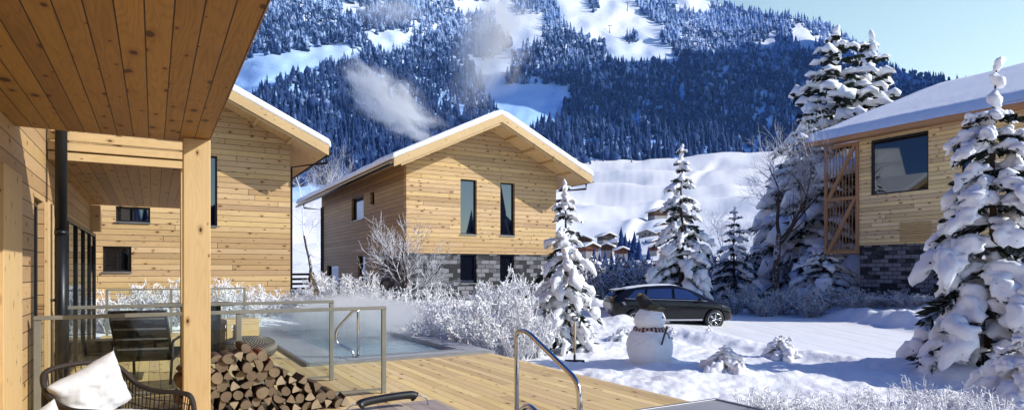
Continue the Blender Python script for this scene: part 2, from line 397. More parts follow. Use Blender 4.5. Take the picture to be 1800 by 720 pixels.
ang = np.concatenate([np.linspace(-180, -56, 60)[:-1], np.linspace(-56, 56, 900), np.linspace(56, 180, 60)[1:]])
rad = np.concatenate([[0.05, 1.0, 2.5], np.geomspace(4.0, 60.0, 330), np.geomspace(61.0, 1000.0, 150)])
A_, R_ = np.meshgrid(np.radians(ang), rad); X_, Y_ = np.sin(A_)*R_, np.cos(A_)*R_
Z_ = ground_z(X_, Y_)
nr, na = X_.shape
idx = np.arange(nr*na).reshape(nr, na)
F_ = np.stack([idx[:-1, :-1], idx[:-1, 1:], idx[1:, 1:], idx[1:, :-1]], -1).reshape(-1, 4)
def ground_material():
    t = NT('ground_snow'); c = t.coord(); s3 = t.sep(c)
    d = t.math('SQRT', t.math('ADD', t.math('MULTIPLY', s3[0], s3[0]), t.math('MULTIPLY', s3[1], s3[1])))
    a = t.noise(c, 1.3, 5, 0.65); b = t.noise(c, 7, 5, 0.7); g = t.noise(c, 45, 3, 0.6)
    tracks = t.noise(t.comb(t.math('MULTIPLY', s3[0], 2.2), t.math('MULTIPLY', s3[1], 0.35), 0.0), 1.6, 3, 0.6)
    h = t.math('ADD', t.math('MULTIPLY', a, 0.9), t.math('ADD', t.math('MULTIPLY', b, 0.3), t.math('ADD', t.math('MULTIPLY', g, 0.10), t.math('MULTIPLY', tracks, 0.2))))
    k = t.ramp(b, 0.3, 0.75, 0.93, 1.02, False)
    at_ = t.n('ShaderNodeAttribute'); at_.attribute_name = 'yard'; yd = at_.outputs['Fac']
    ruts = t.noise(t.comb(t.math('MULTIPLY', s3[0], 3.2), t.math('MULTIPLY', s3[1], 0.12), 0.0), 1.4, 4, 0.6)
    h = t.math('ADD', t.math('MULTIPLY', h, t.ramp(yd, 0, 1, 1.0, 0.10, False)), t.math('MULTIPLY', t.math('MULTIPLY', ruts, yd), 0.35))
    cc = t.mix(1.0, (0.93, 0.94, 0.965), t.comb(k, k, k), 'MULTIPLY')
    cc = t.mix(t.math('MULTIPLY', yd, t.ramp(ruts, 0.5, 0.62, 0.0, 0.34)), cc, (0.62, 0.62, 0.64))
    t.pbsdf(cc, 0.6, 0, t.bump(h, 0.5, 0.10), Specular_IOR_Level=0.25)
    return t.m
gr_o = tag(np_mesh('ground', np.stack([X_, Y_, Z_], -1).reshape(-1, 3), F_, ground_material(), None, True), kind='structure')
ga = gr_o.data.attributes.new('yard', 'FLOAT', 'POINT'); ga.data.foreach_set('value', road_mask(X_, Y_).ravel().astype(np.float32))

# ------------------------------------------------------------------ the mountain
def e_top(a):
    px = a*FPX + CX
    ridge = np.interp(px, [-400, 1080, 1150, 1250, 1330, 1440, 1500, 1560, 1605, 1650, 1690, 1740, 1800, 2000, 2300],
                      [-90, -45, -22, 4, 24, 42, 74, 116, 132, 137, 150, 168, 188, 230, 260])
    return (HY - ridge) / FPX
E_K = [0.08, 0.15, 0.17, 0.25, 0.33, 0.43, 0.50, 0.60]
D_K = [640, 840, 930, 1180, 1480, 1900, 2250, 2800]
def m_dist(a, e):
    d = np.interp(e, E_K, D_K)
    d = d * (0.74 + 0.26*smooth01(a, -0.45, 0.15) + 0.35*smooth01(a, 0.42, 0.62))
    return d * (1 + 0.055*fbm(a*3.0, e*5.0, 0.35, 4, 12) + 0.012*fbm(a*9, e*14.0, 0.35, 3, 15))
def m_point(a, e):
    d = m_dist(a, e); return np.stack([a*d, d, EYE + e*d], -1)
na2, ne2 = 420, 170
a_ = np.linspace(-1.15, 1.15, na2); tt = np.linspace(0, 1, ne2)
AA, T2 = np.meshgrid(a_, tt); EE = 0.08 + T2*(e_top(AA) - 0.08)
PM = m_point(AA, EE)
back = PM[-1].copy(); back[:, 1] += 600; back[:, 2] -= 420
PM = np.concatenate([PM, back[None]], 0)
idx = np.arange(PM.shape[0]*na2).reshape(PM.shape[0], na2)
FM = np.stack([idx[:-1, :-1], idx[:-1, 1:], idx[1:, 1:], idx[1:, :-1]], -1).reshape(-1, 4)
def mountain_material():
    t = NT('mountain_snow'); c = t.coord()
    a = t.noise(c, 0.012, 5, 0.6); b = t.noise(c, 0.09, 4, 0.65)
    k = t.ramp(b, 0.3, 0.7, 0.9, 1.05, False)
    cc = t.mix(1.0, t.mix(t.ramp(t.sep(c)[2], 250, 720), (0.34, 0.58, 1.0), (0.80, 0.88, 1.0)), t.comb(k, k, k), 'MULTIPLY')  # lower snow bluer: shade and haze put into its colour
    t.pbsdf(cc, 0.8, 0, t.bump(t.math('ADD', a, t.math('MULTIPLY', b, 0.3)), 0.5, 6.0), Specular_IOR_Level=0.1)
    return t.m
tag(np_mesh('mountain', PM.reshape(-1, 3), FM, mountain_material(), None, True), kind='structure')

# open runs and clearings in the wood, as surveyed on the photo
CLEAR = [
 [(395,190),(415,120),(450,98),(520,92),(585,78),(640,88),(628,98),(560,112),(505,128),(470,140),(450,165),(430,200)],
 [(880,-20),(905,28),(960,24),(957,62),(905,84),(893,60),(870,20)],
 [(830,112),(868,100),(905,82),(893,120),(892,150),(985,150),(1001,156),(985,192),(942,222),(905,236),(888,196),(852,160)],
 [(975,-60),(1105,-60),(1128,26),(1170,48),(1158,62),(1166,76),(1196,106),(1150,101),(1080,97),(1066,78),(1060,62),(1010,46),(985,22)],
 [(1328,84),(1345,70),(1372,57),(1366,68),(1345,82)],
 [(1388,48),(1402,42),(1434,62),(1432,84),(1405,76)],
 [(1262,120),(1280,112),(1284,118),(1268,124)],
 [(600,12),(632,6),(636,18),(604,20)],
 [(640,62),(700,52),(728,66),(715,80),(655,82)],
 [(615,86),(632,84),(632,94),(618,96)],
 [(1225,-20),(1250,-4),(1250,16),(1236,10),(1180,6)],
 [(795,2),(900,2),(895,10),(800,10)],
]
def in_poly(x, y, poly):
    r = np.zeros(x.shape, bool); n = len(poly)
    for i in range(n):
        x1, y1 = poly[i]; x2, y2 = poly[(i+1) % n]
        c = ((y1 > y) != (y2 > y)) & (x < (x2-x1)*(y-y1)/((y2-y1) if y2 != y1 else 1e-9) + x1)
        r ^= c
    return r
def conifer_template(tiers=4, sides=7, rnd=None, width=0.19):
    V = []; F = []
    for t in range(tiers):
        zb = 0.10 + 0.80*t/tiers*0.92; zt = min(zb + 0.46*(1-0.45*t/tiers), 1.0) if t < tiers-1 else 1.0
        r = width*(1 - 0.80*t/(tiers-0.2)); n0 = len(V)
        for k in range(sides):
            a = 2*np.pi*(k + 0.5*(t % 2))/sides + rnd.uniform(-0.25, 0.25); q = r*rnd.uniform(0.62, 1.25)
            V.append((q*np.cos(a), q*np.sin(a), zb + rnd.uniform(-0.05, 0.04)))
        V.append((0, 0, zt))
        for k in range(sides): F.append((n0+k, n0+(k+1) % sides, n0+sides))
    return np.array(V), np.array(F)
def puff_template(rnd):
    bm = bmesh.new(); bmesh.ops.create_icosphere(bm, subdivisions=1, radius=1.0)
    V = np.array([v.co[:] for v in bm.verts]); F = np.array([[q.index for q in f.verts] for f in bm.faces]); bm.free()
    V = V*rnd.uniform(0.65, 1.3, (len(V), 1)); return V*np.array([0.24, 0.24, 0.34]) + np.array([0, 0, 0.42]), F
_r = np.random.RandomState(11)
TEMPL = [conifer_template(4, 7, _r, _r.uniform(0.14, 0.23)) for _ in range(7)] + [puff_template(_r)]
def plant_mass(P, H, rng):
    Vs = []; Fs = []; n0 = 0; kind = rng.randint(0, len(TEMPL), len(P)); rot = rng.uniform(0, 6.28, len(P)); wid = rng.uniform(0.8, 1.3, len(P))
    for k, (tv, tf) in enumerate(TEMPL):
        sel = np.where(kind == k)[0]; m = len(sel)
        if not m: continue
        c, s = np.cos(rot[sel]), np.sin(rot[sel]); h = H[sel]; wd = wid[sel]
        x = (tv[None, :, 0]*c[:, None] - tv[None, :, 1]*s[:, None])*(h*wd)[:, None] + P[sel, 0][:, None]
        y = (tv[None, :, 0]*s[:, None] + tv[None, :, 1]*c[:, None])*(h*wd)[:, None] + P[sel, 1][:, None]
        z = tv[None, :, 2]*h[:, None] + P[sel, 2][:, None] - 0.06*h[:, None]
        V = np.stack([x, y, z], -1).reshape(-1, 3)
        F = (tf[None] + (np.arange(m)*len(tv))[:, None, None]).reshape(-1, 3) + n0
        Vs.append(V); Fs.append(F); n0 += len(V)
    return np.concatenate(Vs), np.concatenate(Fs)
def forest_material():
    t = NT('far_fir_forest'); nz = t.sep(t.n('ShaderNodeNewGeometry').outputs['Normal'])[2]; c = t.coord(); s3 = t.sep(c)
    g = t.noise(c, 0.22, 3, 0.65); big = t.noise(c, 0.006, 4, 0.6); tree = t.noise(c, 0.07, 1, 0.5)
    hi = t.ramp(s3[2], 180, 800, -0.24, 0.45)  # frost thins downhill; also stands in for shade on the lower trees
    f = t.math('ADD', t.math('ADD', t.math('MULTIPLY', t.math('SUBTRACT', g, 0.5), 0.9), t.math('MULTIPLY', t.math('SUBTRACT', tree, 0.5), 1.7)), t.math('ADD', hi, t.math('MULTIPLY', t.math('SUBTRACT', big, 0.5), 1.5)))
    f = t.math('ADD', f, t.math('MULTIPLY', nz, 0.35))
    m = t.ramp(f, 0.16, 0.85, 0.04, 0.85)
    t.pbsdf(t.mix(m, (0.004, 0.026, 0.120), (0.42, 0.61, 1.0)), 0.85, 0, None, Specular_IOR_Level=0.1)  # navy and blue tones: distant haze and shade put into the tree colours
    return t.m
rng = np.random.RandomState(5)
N = 330000
a = rng.uniform(-0.48, 0.92, N); e = 0.10 + rng.uniform(0, 1, N)*(e_top(a) - 0.10)
span = e_top(a) - 0.10
d = m_dist(a, e); dd = np.interp(e+0.01, E_K, D_K) - np.interp(e-0.01, E_K, D_K)
wgt = span * d * dd / 0.02; wgt /= np.percentile(wgt, 98)
P = m_point(a, e); px, py = CX + a*FPX, HY - e*FPX
keep = rng.uniform(0, 1, N) < wgt*0.15
jx, jy = px + rng.normal(0, 3, N), py + rng.normal(0, 2, N)
for poly in CLEAR:
    for up in (0, 7, 14): keep &= ~in_poly(jx, jy - up, poly)
base_y = np.interp(px, [0, 940, 1010, 1060, 1120, 1180, 1250, 1330, 1420, 1800], [330, 330, 305, 300, 294, 286, 280, 272, 290, 300]) + rng.normal(0, 3, N) + 5*fbm(px, px*0.3, 40, 3, 50)
keep &= py < base_y
thin = fbm(P[:, 0], P[:, 1], 170, 3, 21)
keep &= ~((thin > 0.55) & (rng.uniform(0, 1, N) < 0.6))
runs = in_poly(px, py, [(1030,-60),(1046,-60),(1052,20),(1038,24)]) & (rng.uniform(0,1,N) < 0.25)
pairt = in_poly(px, py, [(1101,66),(1122,66),(1122,78),(1101,78)]) & (rng.uniform(0,1,N) < 0.2)
keep |= runs | pairt
P = P[keep]; H = rng.uniform(15, 36, len(P)) * (0.8 + 0.3*smooth01(thin[keep], -0.5, 0.5))
V, F = plant_mass(P, H, rng)
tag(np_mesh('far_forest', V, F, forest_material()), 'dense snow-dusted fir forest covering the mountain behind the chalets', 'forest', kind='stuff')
print('forest trees', len(P))

# wood behind the viewer, seen only as the dark tree line mirrored in the window panes
rb = np.random.RandomState(17); ab = rb.uniform(R(88), R(165), 420); db = rb.uniform(95, 170, 420)
Pb = np.stack([np.sin(ab)*db, np.cos(ab)*db, np.full(420, -1.0)], -1); Vb, Fb = plant_mass(Pb, rb.uniform(9, 26, 420), rb)
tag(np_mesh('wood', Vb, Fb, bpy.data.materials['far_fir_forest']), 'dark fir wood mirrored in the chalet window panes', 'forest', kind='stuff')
# added ridge out of view to the right, there to shade the lower forest
cr = [(760, 800, 120), (900, 960, 620), (1010, 1110, 1150), (1130, 1290, 1080), (1420, 1640, 1010), (1760, 2060, 930), (2300, 2600, 700), (2600, 3000, 420)]
V = []; 
for (x, y, z) in cr:
    V += [(x - 90 + 0*z, y + 40, 0.0), (x + 0.0, y, z*0.6), (x + 60, y - 10, z), (x + 0.6*z + 200, y - 0.5*z - 150, -20)]
V = np.array(V, float); n = 4
Fc = np.array([(i*n+k, i*n+k+1, (i+1)*n+k+1, (i+1)*n+k) for i in range(len(cr)-1) for k in range(n-1)])
tag(np_mesh('shade_ridge', V, Fc, M['snow']), kind='structure')

# ------------------------------------------------------------------ mist and haze
th_ = NT('valley_haze'); vh = th_.n('ShaderNodeVolumeScatter'); th_.set(vh.inputs['Color'], (0.26, 0.54, 1.0)); vh.inputs['Density'].default_value = 0.85e-4
th_.t.links.new(vh.outputs[0], th_.out.inputs['Volume'])
mb = MB(); mb.prism([(-900, 440), (1500, 440), (2600, 2600), (-2400, 2600)], 'z', -60, 900)
tag(mb.build('haze', th_.m), 'thin blue winter haze filling the valley in front of the mountain', 'haze', kind='stuff')
def vol_mat(name, color, dens, scale, thresh, emis=0.0, aniso=0.2, detail=4, dist=0.4):
    t = NT(name); c = t.coord('Object'); s3 = t.sep(c)
    r2 = t.math('ADD', t.math('MULTIPLY', s3[0], s3[0]), t.math('ADD', t.math('MULTIPLY', s3[1], s3[1]), t.math('MULTIPLY', s3[2], s3[2])))
    fall = t.ramp(t.math('SQRT', r2), 0.05, 0.95, 1.0, 0.0)
    g = t.noise(c, scale, detail, 0.6, dist)
    dn = t.math('MULTIPLY', t.ramp(t.math('ADD', t.math('MULTIPLY', g, 0.9), t.math('MULTIPLY', fall, 0.35)), thresh, thresh+0.24, 0, 1), fall)
    vs = t.n('ShaderNodeVolumePrincipled'); t.set(vs.inputs['Color'], color); vs.inputs['Anisotropy'].default_value = aniso
    t.set(vs.inputs['Density'], t.math('MULTIPLY', dn, dens))
    t.t.links.new(vs.outputs[0], t.out.inputs['Volume']); return t.m
def mist(name, c, axes, rot, mat, label, cat, kind='stuff'):
    bm = bmesh.new(); bmesh.ops.create_icosphere(bm, subdivisions=3, radius=1.0)
    me = bpy.data.meshes.new(name); bm.to_mesh(me); bm.free(); me.materials.append(mat)
    o = bpy.data.objects.new(name, me); col.objects.link(o); o.location = c; o.scale = axes; o.rotation_euler = rot
    return tag(o, label, cat, kind=kind)
def between(p, q): return [(i+j)/2 for i, j in zip(p, q)]
c1 = on_depth(690, 178, 620); mist('mist', c1, (125, 50, 56), (0, R(40), 0), vol_mat('cloud_wisp', (0.92, 0.95, 1.0), 0.13, 2.3, 0.63, detail=9, dist=1.6), 'grey-white wisp of cloud rising from behind the ridge of the gable chalet', 'cloud')
c2 = on_depth(862, 70, 900); mist('mist', c2, (100, 60, 190), (0, R(16), 0), vol_mat('cloud_veil', (0.95, 0.97, 1.0), 0.05, 2.6, 0.57, detail=9, dist=1.6), 'tall pale cloud veil beside the sunlit ski runs', 'cloud')
c3 = on_depth(690, 18, 950); mist('mist', c3, (120, 60, 45), (0, 0, 0), vol_mat('cloud_thin', (0.90, 0.94, 1.0), 0.03, 2.2, 0.60, detail=8, dist=1.4), 'thin cloud sheet over the top left of the forest', 'cloud')
# ------------------------------------------------------------------ buildings
def wall_panel(mb, axis, s0, s1, z0, top, t0, t1, holes):
    """wall standing along axis ('u' or 'v') from s0 to s1, thickness t0..t1, top(s) roofline; holes = (a,b,za,zb)"""
    cuts = sorted(set([s0, s1] + [h[0] for h in holes] + [h[1] for h in holes] + ([top.ridge] if hasattr(top, 'ridge') and s0 < top.ridge < s1 else [])))
    cuts = [c for c in cuts if s0 <= c <= s1]
    for a, b in zip(cuts[:-1], cuts[1:]):
        m = (a+b)/2; hs = sorted((h[2], h[3]) for h in holes if h[0] - 1e-6 <= m <= h[1] + 1e-6)
        z = z0; spans = []
        for h0, h1 in hs: spans.append((z, h0)); z = h1
        spans.append((z, None))
        for lo, hi in spans:
            if hi is None: poly = [(a, lo), (b, lo), (b, top(b)), (a, top(a))]
            elif hi - lo < 1e-4: continue
            else: poly = [(a, lo), (b, lo), (b, hi), (a, hi)]
            mb.prism(poly, 'y', t0, t1) if axis == 'u' else mb.add(
                [(t0, q[0], q[1]) for q in poly] + [(t1, q[0], q[1]) for q in poly],
                [(0,1,2,3), (7,6,5,4)] + [(i, i+4, (i+1) % 4+4, (i+1) % 4) for i in range(4)])
def flat_top(z): return lambda s: z

def window(root, off, axis, a, b, z0, z1, face, into, name='window', pane='pane', fr=0.055, bars=(), sill=True, depth=0.10, rail=None):
    """recessed window: frame + pane; face = wall plane coordinate, into = +1/-1 direction into the house"""
    p0, p1 = face + into*depth, face + into*(depth+0.06)
    lo, hi = min(p0, p1), max(p0, p1)
    def bx(mb, s0, s1, za, zb, q0, q1):
        q0, q1 = min(q0, q1), max(q0, q1)
        mb.box(s0, s1, q0, q1, za, zb) if axis == 'u' else mb.box(q0, q1, s0, s1, za, zb)
    g = 0.004
    mb = MB(off)
    bx(mb, a+g, a+fr, z0+g, z1-g, lo, hi); bx(mb, b-fr, b-g, z0+g, z1-g, lo, hi)
    bx(mb, a+fr, b-fr, z0+g, z0+fr, lo, hi); bx(mb, a+fr, b-fr, z1-fr, z1-g, lo, hi)
    for s in bars: bx(mb, s-0.022, s+0.022, z0+fr, z1-fr, lo, hi)
    if rail: bx(mb, a+fr, b-fr, rail-0.02, rail+0.02, lo, hi)
    w_ = mb.build(name, M['frame_dark'], root)
    mb = MB(off); q = face + into*(depth+0.03); bx(mb, a+fr-0.01, b-fr+0.01, z0+fr-0.01, z1-fr+0.01, q, q+into*0.012)
    mb.build('pane', M[pane], w_)
    if sill:
        mb = MB(off); bx(mb, a-0.02, b+0.02, z0-0.035, z0-0.003, face-into*0.06, face+into*0.09)
        mb.build('sill', M['steel_matt'], w_)
    return w_

def gable_house(label, u0, u1, v0, v1, ur, ul_e, ur_e, ze, pitch, over_f, over_b, zb, zw, wins_f, wins_l, stone, snow_t=0.24):
    """gable facing -v. walls u0..u1, v0..v1; eaves at ul_e, ur_e with fascia foot ze"""
    off = (u0, v0, zb); x_, y_ = xy(u0, v0)
    root = thing('timber_chalet', label, 'house', (x_, y_, zb), TH)
    zr = ze + 0.06 + pitch*(ur_e - ur)
    pl = (zr - ze - 0.06) / (ur - ul_e)
    def top(s): return (zr - pl*(ur - s)) if s < ur else (zr - pitch*(s - ur))
    top.ridge = ur
    T = 0.28
    hf = [w[:4] for w in wins_f]
    mb = MB(off); wall_panel(mb, 'u', u0, u1, zw, top, v0, v0+T, [h for h in hf if h[2] > zw]); mb.build('wall', M['wall_front'], root)
    mb = MB(off); wall_panel(mb, 'u', u0, u1, zw, top, v1-T, v1, []); mb.build('wall', M['wall_front'], root)
    hl = [w[:4] for w in wins_l]
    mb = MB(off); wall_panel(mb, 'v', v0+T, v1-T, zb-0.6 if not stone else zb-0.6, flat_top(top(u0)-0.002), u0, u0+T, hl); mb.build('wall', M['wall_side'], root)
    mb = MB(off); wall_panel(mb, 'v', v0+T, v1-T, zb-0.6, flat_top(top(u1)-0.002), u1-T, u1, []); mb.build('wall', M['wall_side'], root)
    mb = MB(off); wall_panel(mb, 'u', u0, u1, zb-0.6, flat_top(zw-0.003), v0+(0.03 if stone else 0), v0+T, [h for h in hf if h[3] <= zw]);
    mb.build('base_wall' if stone else 'wall', M['stone_front'] if stone else M['wall_front'], root)
    for (a, b, z0, z1, st) in wins_f:
        window(root, off, 'u', a, b, z0, z1, v0, 1, bars=[] if st != 2 else [(a+b)/2], depth=0.13)
    for (a, b, z0, z1, st) in wins_l:
        window(root, off, 'v', a, b, z0, z1, u0, 1, depth=0.10)
    # roof: boarded deck, verge boards, snow
    va, vb = v0 - over_f, v1 + over_b
    th = 0.20
    mb = MB(off)
    mb.prism([(ul_e, ze+0.06), (ur, zr), (ur_e, ze+0.06), (ur_e, ze+0.06+th), (ur, zr+th), (ul_e, ze+0.06+th)], 'y', va+0.05, vb-0.05)
    roof = mb.build('roof', M['timber_v'], root)
    for k, (grow, dep) in enumerate(((0.0, 0.30), (0.0, 0.22))):
        mb = MB(off); y0 = va + 0.0 + 0.05*k; sgn = 0.10*k
        for (e_, s_) in ((ul_e, 1), (ur_e, -1)):
            ee = e_ + s_*0.30*k
            pp = pl if s_ == 1 else pitch
            zb0 = ze + 0.0 + abs(ee-e_)*pp - 0.08*k
            mb.prism([(ee, zb0), (ur, zr-0.06-0.08*k), (ur, zr-0.06-0.08*k+dep), (ee, zb0+dep)], 'y', y0-0.055, y0-0.005) if k == 0 else \
            mb.prism([(ee, zb0), (ur, zr-0.06-0.08*k), (ur, zr-0.06-0.08*k+dep), (ee, zb0+dep)], 'y', y0-0.04, y0+0.04)
        mb.build('verge_board', M['timber_u'], roof)
    for k in range(1, 5):                      # purlin ends under the overhang
        for s_, e_ in ((1, ul_e), (-1, ur_e)):
            u_ = e_ + s_*abs(ur - e_)*k/5.0; pp = pl if s_ == 1 else pitch
            z_ = ze + 0.06 + abs(u_ - e_)*pp
            mb = MB(off); mb.box(u_-0.05, u_+0.05, va+0.12, v0-0.002, z_-0.14+0.05, z_-0.03+0.05*pp)
            mb.build('rafter', M['timber_v'], roof)
    mb = MB(off); s0 = ze+0.06+th+0.004
    ridge_r = 0.35
    prof = [(ul_e-0.10, s0-0.02), (ur, zr+th+0.004), (ur_e+0.10, s0-0.02), (ur_e+0.06, s0+snow_t), (ur+ridge_r, zr+th+snow_t-ridge_r*pitch+0.05), (ur, zr+th+snow_t+0.0), (ur-ridge_r, zr+th+snow_t-ridge_r*pl+0.05), (ul_e-0.06, s0+snow_t)]
    nseg = 26; n = len(prof)
    for i in range(nseg+1):
        y = va-0.08 + (vb-va+0.16)*i/nseg
        for j, (a, b) in enumerate(prof):
            jig = (0.05*mnoise.noise(Vector((i*0.55, j*3.1, u0))) + 0.02*math.sin(i*1.7+j*2.3)) if j >= 3 else 0
            mb.v.append((a-off[0], y-off[1], b+jig-off[2]))
    for i in range(nseg):
        for j in range(n): mb.f.append((i*n+j, i*n+(j+1) % n, (i+1)*n+(j+1) % n, (i+1)*n+j))
    mb.f += [tuple(range(n)), tuple(nseg*n+k for k in range(n-1, -1, -1))]
    mb.build('snow_cover', M['snow'], roof, True, 0.10, 4, 35)
    # gutters and pipes
    for e_, s_, wu in ((ul_e, -1, u0), (ur_e, 1, u1)):
        mb = MB(off)
        c = (e_ + s_*0.07, ze+0.12); arc = [(c[0]+0.07*math.cos(t), c[1]+0.07*math.sin(t)) for t in np.linspace(math.pi, 2*math.pi, 9)]
        arc2 = [(c[0]+0.055*math.cos(t), c[1]+0.055*math.sin(t)) for t in np.linspace(2*math.pi, math.pi, 9)]
        mb.prism(arc+arc2, 'y', va+0.02, vb-0.02)
        pu = wu + s_*0.07
        mb.tube([(c[0], va+0.5, c[1]-0.05), (c[0], va+0.5, c[1]-0.28), (pu, v0+0.25, top(u0)-0.75), (pu, v0+0.25, zb-0.4)] if s_ > 0 else
                [(c[0], vb-2.2, c[1]-0.05), (c[0], vb-2.2, c[1]-0.28), (pu, v1-0.3, top(u0)-0.75), (pu, v1-0.3, zb-0.4)], 0.045, 8)
        mb.build('gutter', M['metal_dark'], root, True)
    return root, off, roof

VA, VB = 21.9, 22.84
def WF(px0, px1, pt, pb, v, st=0):
    u0_, z1_ = on_front(px0, pt, v); u1_, z0_ = on_front(px1, pb, v); return (u0_, u1_, z0_, z1_, st)
wA = [WF(180.5, 231, 432, 477, VA, 2), WF(203.5, 264, 362, 391, VA, 2), WF(345, 382, 271, 397, VA, 0)]
houseA, offA, roofA = gable_house('timber chalet behind the terrace post, with a snowy gable and small dark windows', -4.6, 3.98, VA, VA+13, -0.31, -5.55, 4.93, 5.30, 0.478, 1.3, 1.0, 0.35, 0.60, wA, [], False)
wB = [WF(809.5, 838, 314, 412, VB, 0), WF(879.5, 905, 320, 414, VB, 0), WF(809.5, 838.5, 447.5, 497, VB, 0), WF(879.5, 905, 448, 498, VB, 0)]
zwB = on_front(760, 444.5, VB)[1]
wB = [(a, b, z0, (z1 if z0 > zwB else zwB-0.006), s) for a, b, z0, z1, s in wB]
def WS(px0, px1, pt, pb, u):
    va_, z0_ = on_side(px1, pb, u); vb_, z1_ = on_side(px0, pt, u); return (va_, vb_, z0_, z1_, 0)
uB0 = 8.41
sB = [WS(618, 639, 349, 384, uB0), WS(651, 658, 338, 359, uB0), WS(575, 595, 466, 503, uB0), WS(629, 642, 449, 520, uB0)]
houseB, offB, roofB = gable_house('gabled timber chalet with a stone ground floor and two tall windows', uB0, 15.31, VB, 36.8, 11.86, 7.45, 16.27, 5.28, 0.478, 1.3, 2.0, 0.25, zwB, wB, sB, True)
mb = MB(offB); mb.box(uB0-0.05, uB0+0.001, 36.3, 36.82, 0.1, 5.2); mb.build('corner_post', M['dark_wood'], houseB)
mb = MB(offB); v_d, _ = on_side(668, 500, uB0); v_e, _ = on_side(712, 500, uB0)
mb.box(uB0-0.035, uB0-0.003, v_e, v_d, -0.2, zwB-0.05); mb.build('stone_facing', M['stone_side'], houseB)

# ---- the house on the right with the long snow roof
uC, vC = 27.4, 16.58
zC0, zCw = 0.15, on_side(1515, 431, uC)[0:2][1]
zCe = 7.36
rootC = thing('timber_house', 'long timber house with a deep snow roof, wide window and slatted balcony screen', 'house', (*xy(uC, vC), zC0), TH)
offC = (uC, vC, zC0)
winC = [WS(1530.5, 1632, 247, 333, uC), WS(1690, 1730, 224, 318, uC)]
winC = [(a, b, z0, z1) for a, b, z0, z1, s in winC]
pitC = 0.36; ue = 26.45; urC = 38.0
def topC(u): return zCe + pitC*(u-ue)
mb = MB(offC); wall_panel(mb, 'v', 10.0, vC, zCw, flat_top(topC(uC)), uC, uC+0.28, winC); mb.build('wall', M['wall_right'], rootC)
mb = MB(offC); wall_panel(mb, 'v', 10.0, vC, zC0-0.7, flat_top(zCw-0.004), uC+0.05, uC+0.28, []); mb.build('base_wall', M['stone_side'], rootC)
class _T:
    ridge = urC
    def __call__(s, u): return topC(u) if u < urC else topC(urC) - pitC*(u-urC)
mb = MB(offC); wall_panel(mb, 'u', uC+0.28, 48.0, zC0-0.7, _T(), vC-0.3, vC-0.02, []); mb.build('wall', M['wall_front'], rootC)
a, b, z0, z1 = winC[0]; window(rootC, offC, 'v', a, b, z0, z1, uC, 1, pane='pane_bright', fr=0.07, sill=False, depth=0.06, bars=[a+(b-a)*0.96])
a, b, z0, z1 = winC[1]; window(rootC, offC, 'v', a, b, z0, z1, uC, 1, sill=False, depth=0.06)
mb = MB(offC)
va_, z0v = on_side(1638, 424, uC); vb_, z1v = on_side(1582, 391, uC)
for k in range(9):
    zz = z0v + (z1v-z0v)*(k+0.1)/9
    mb.add([(uC-0.05, va_, zz), (uC-0.004, va_, zz+0.05), (uC-0.004, vb_, zz+0.05), (uC-0.05, vb_, zz), (uC-0.05, va_, zz+0.03), (uC-0.004, va_, zz+0.085), (uC-0.004, vb_, zz+0.085), (uC-0.05, vb_, zz+0.03)],
           [(0,1,2,3), (4,7,6,5), (0,4,5,1), (1,5,6,2), (2,6,7,3), (3,7,4,0)])
mb.build('vent_louvre', M['timber_v'], rootC)
# balcony screen: frame, diagonals, vertical bars, standing at the far end of the wall
vS1 = on_side(1450, 400, uC)[0]; zS0 = on_side(1509, 445, uC)[1]
zS1 = topC(uC) - 0.35; zSm = on_side(1480, 352, uC)[1]
scr = []
mb = MB(offC)
for v_ in (vC+0.004, vS1-0.12): mb.box(uC-0.06, uC+0.06, v_, v_+0.12, zS0, zS1)
for z_ in (zS0, zSm, zS1-0.14): mb.box(uC-0.05, uC+0.05, vC+0.124, vS1-0.12, z_, z_+0.14)
for za, zb_ in ((zS0+0.14, zSm), (zSm+0.14, zS1-0.14)):
    mb.add([(uC-0.045, vS1-0.12, za), (uC-0.045, vS1-0.30, za), (uC-0.045, vC+0.124, zb_), (uC-0.045, vC+0.30, zb_), (uC+0.045, vS1-0.12, za), (uC+0.045, vS1-0.30, za), (uC+0.045, vC+0.124, zb_), (uC+0.045, vC+0.30, zb_)],
           [(0,1,2,3), (7,6,5,4), (0,4,5,1), (1,5,6,2), (2,6,7,3), (3,7,4,0)])
screen = mb.build('balcony_screen', M['larch_red'], rootC)
mb = MB(offC); nb = 9
for k in range(nb):
    v_ = vC + 0.2 + (vS1-vC-0.42)*k/(nb-1)
    mb.box(uC+0.052, uC+0.085, v_-0.014, v_+0.014, zS0+0.02, zS1-0.02)
mb.build('slats', M['larch_red'], screen)
mb = MB(offC); mb.box(uC+0.09, uC+2.2, vC-0.018, vS1, zS0+0.02, zS0+0.2); mb.build('balcony_floor', M['timber_v'], rootC)
vF = 18.65; va = 9.4
mb = MB(offC); wall_panel(mb, 'u', uC+0.28, 48.0, zC0-0.7, _T(), 10.0, 10.28, []); mb.build('wall', M['wall_front'], rootC)
mb = MB(offC); mb.prism([(ue, zCe), (urC, topC(urC)), (50.0, topC(urC)-pitC*12), (50.0, topC(urC)-pitC*12+0.2), (urC, topC(urC)+0.2), (ue, zCe+0.2)], 'y', va, vF); roofC = mb.build('roof', M['timber_v'], rootC)
mb = MB(offC); mb.box(ue-0.05, ue-0.004, va, vF+0.02, zCe-0.06, zCe+0.2); mb.build('fascia_board', M['larch_red'], roofC); mb = MB(offC); mb.box(ue+0.3, uC-0.005, va, vF, zCe-0.07+0.11, zCe+0.105); mb.build('eaves_board', M['larch_red'], roofC)
mb = MB(offC); nseg, mseg = 40, 24; st = 0.33
grid = []
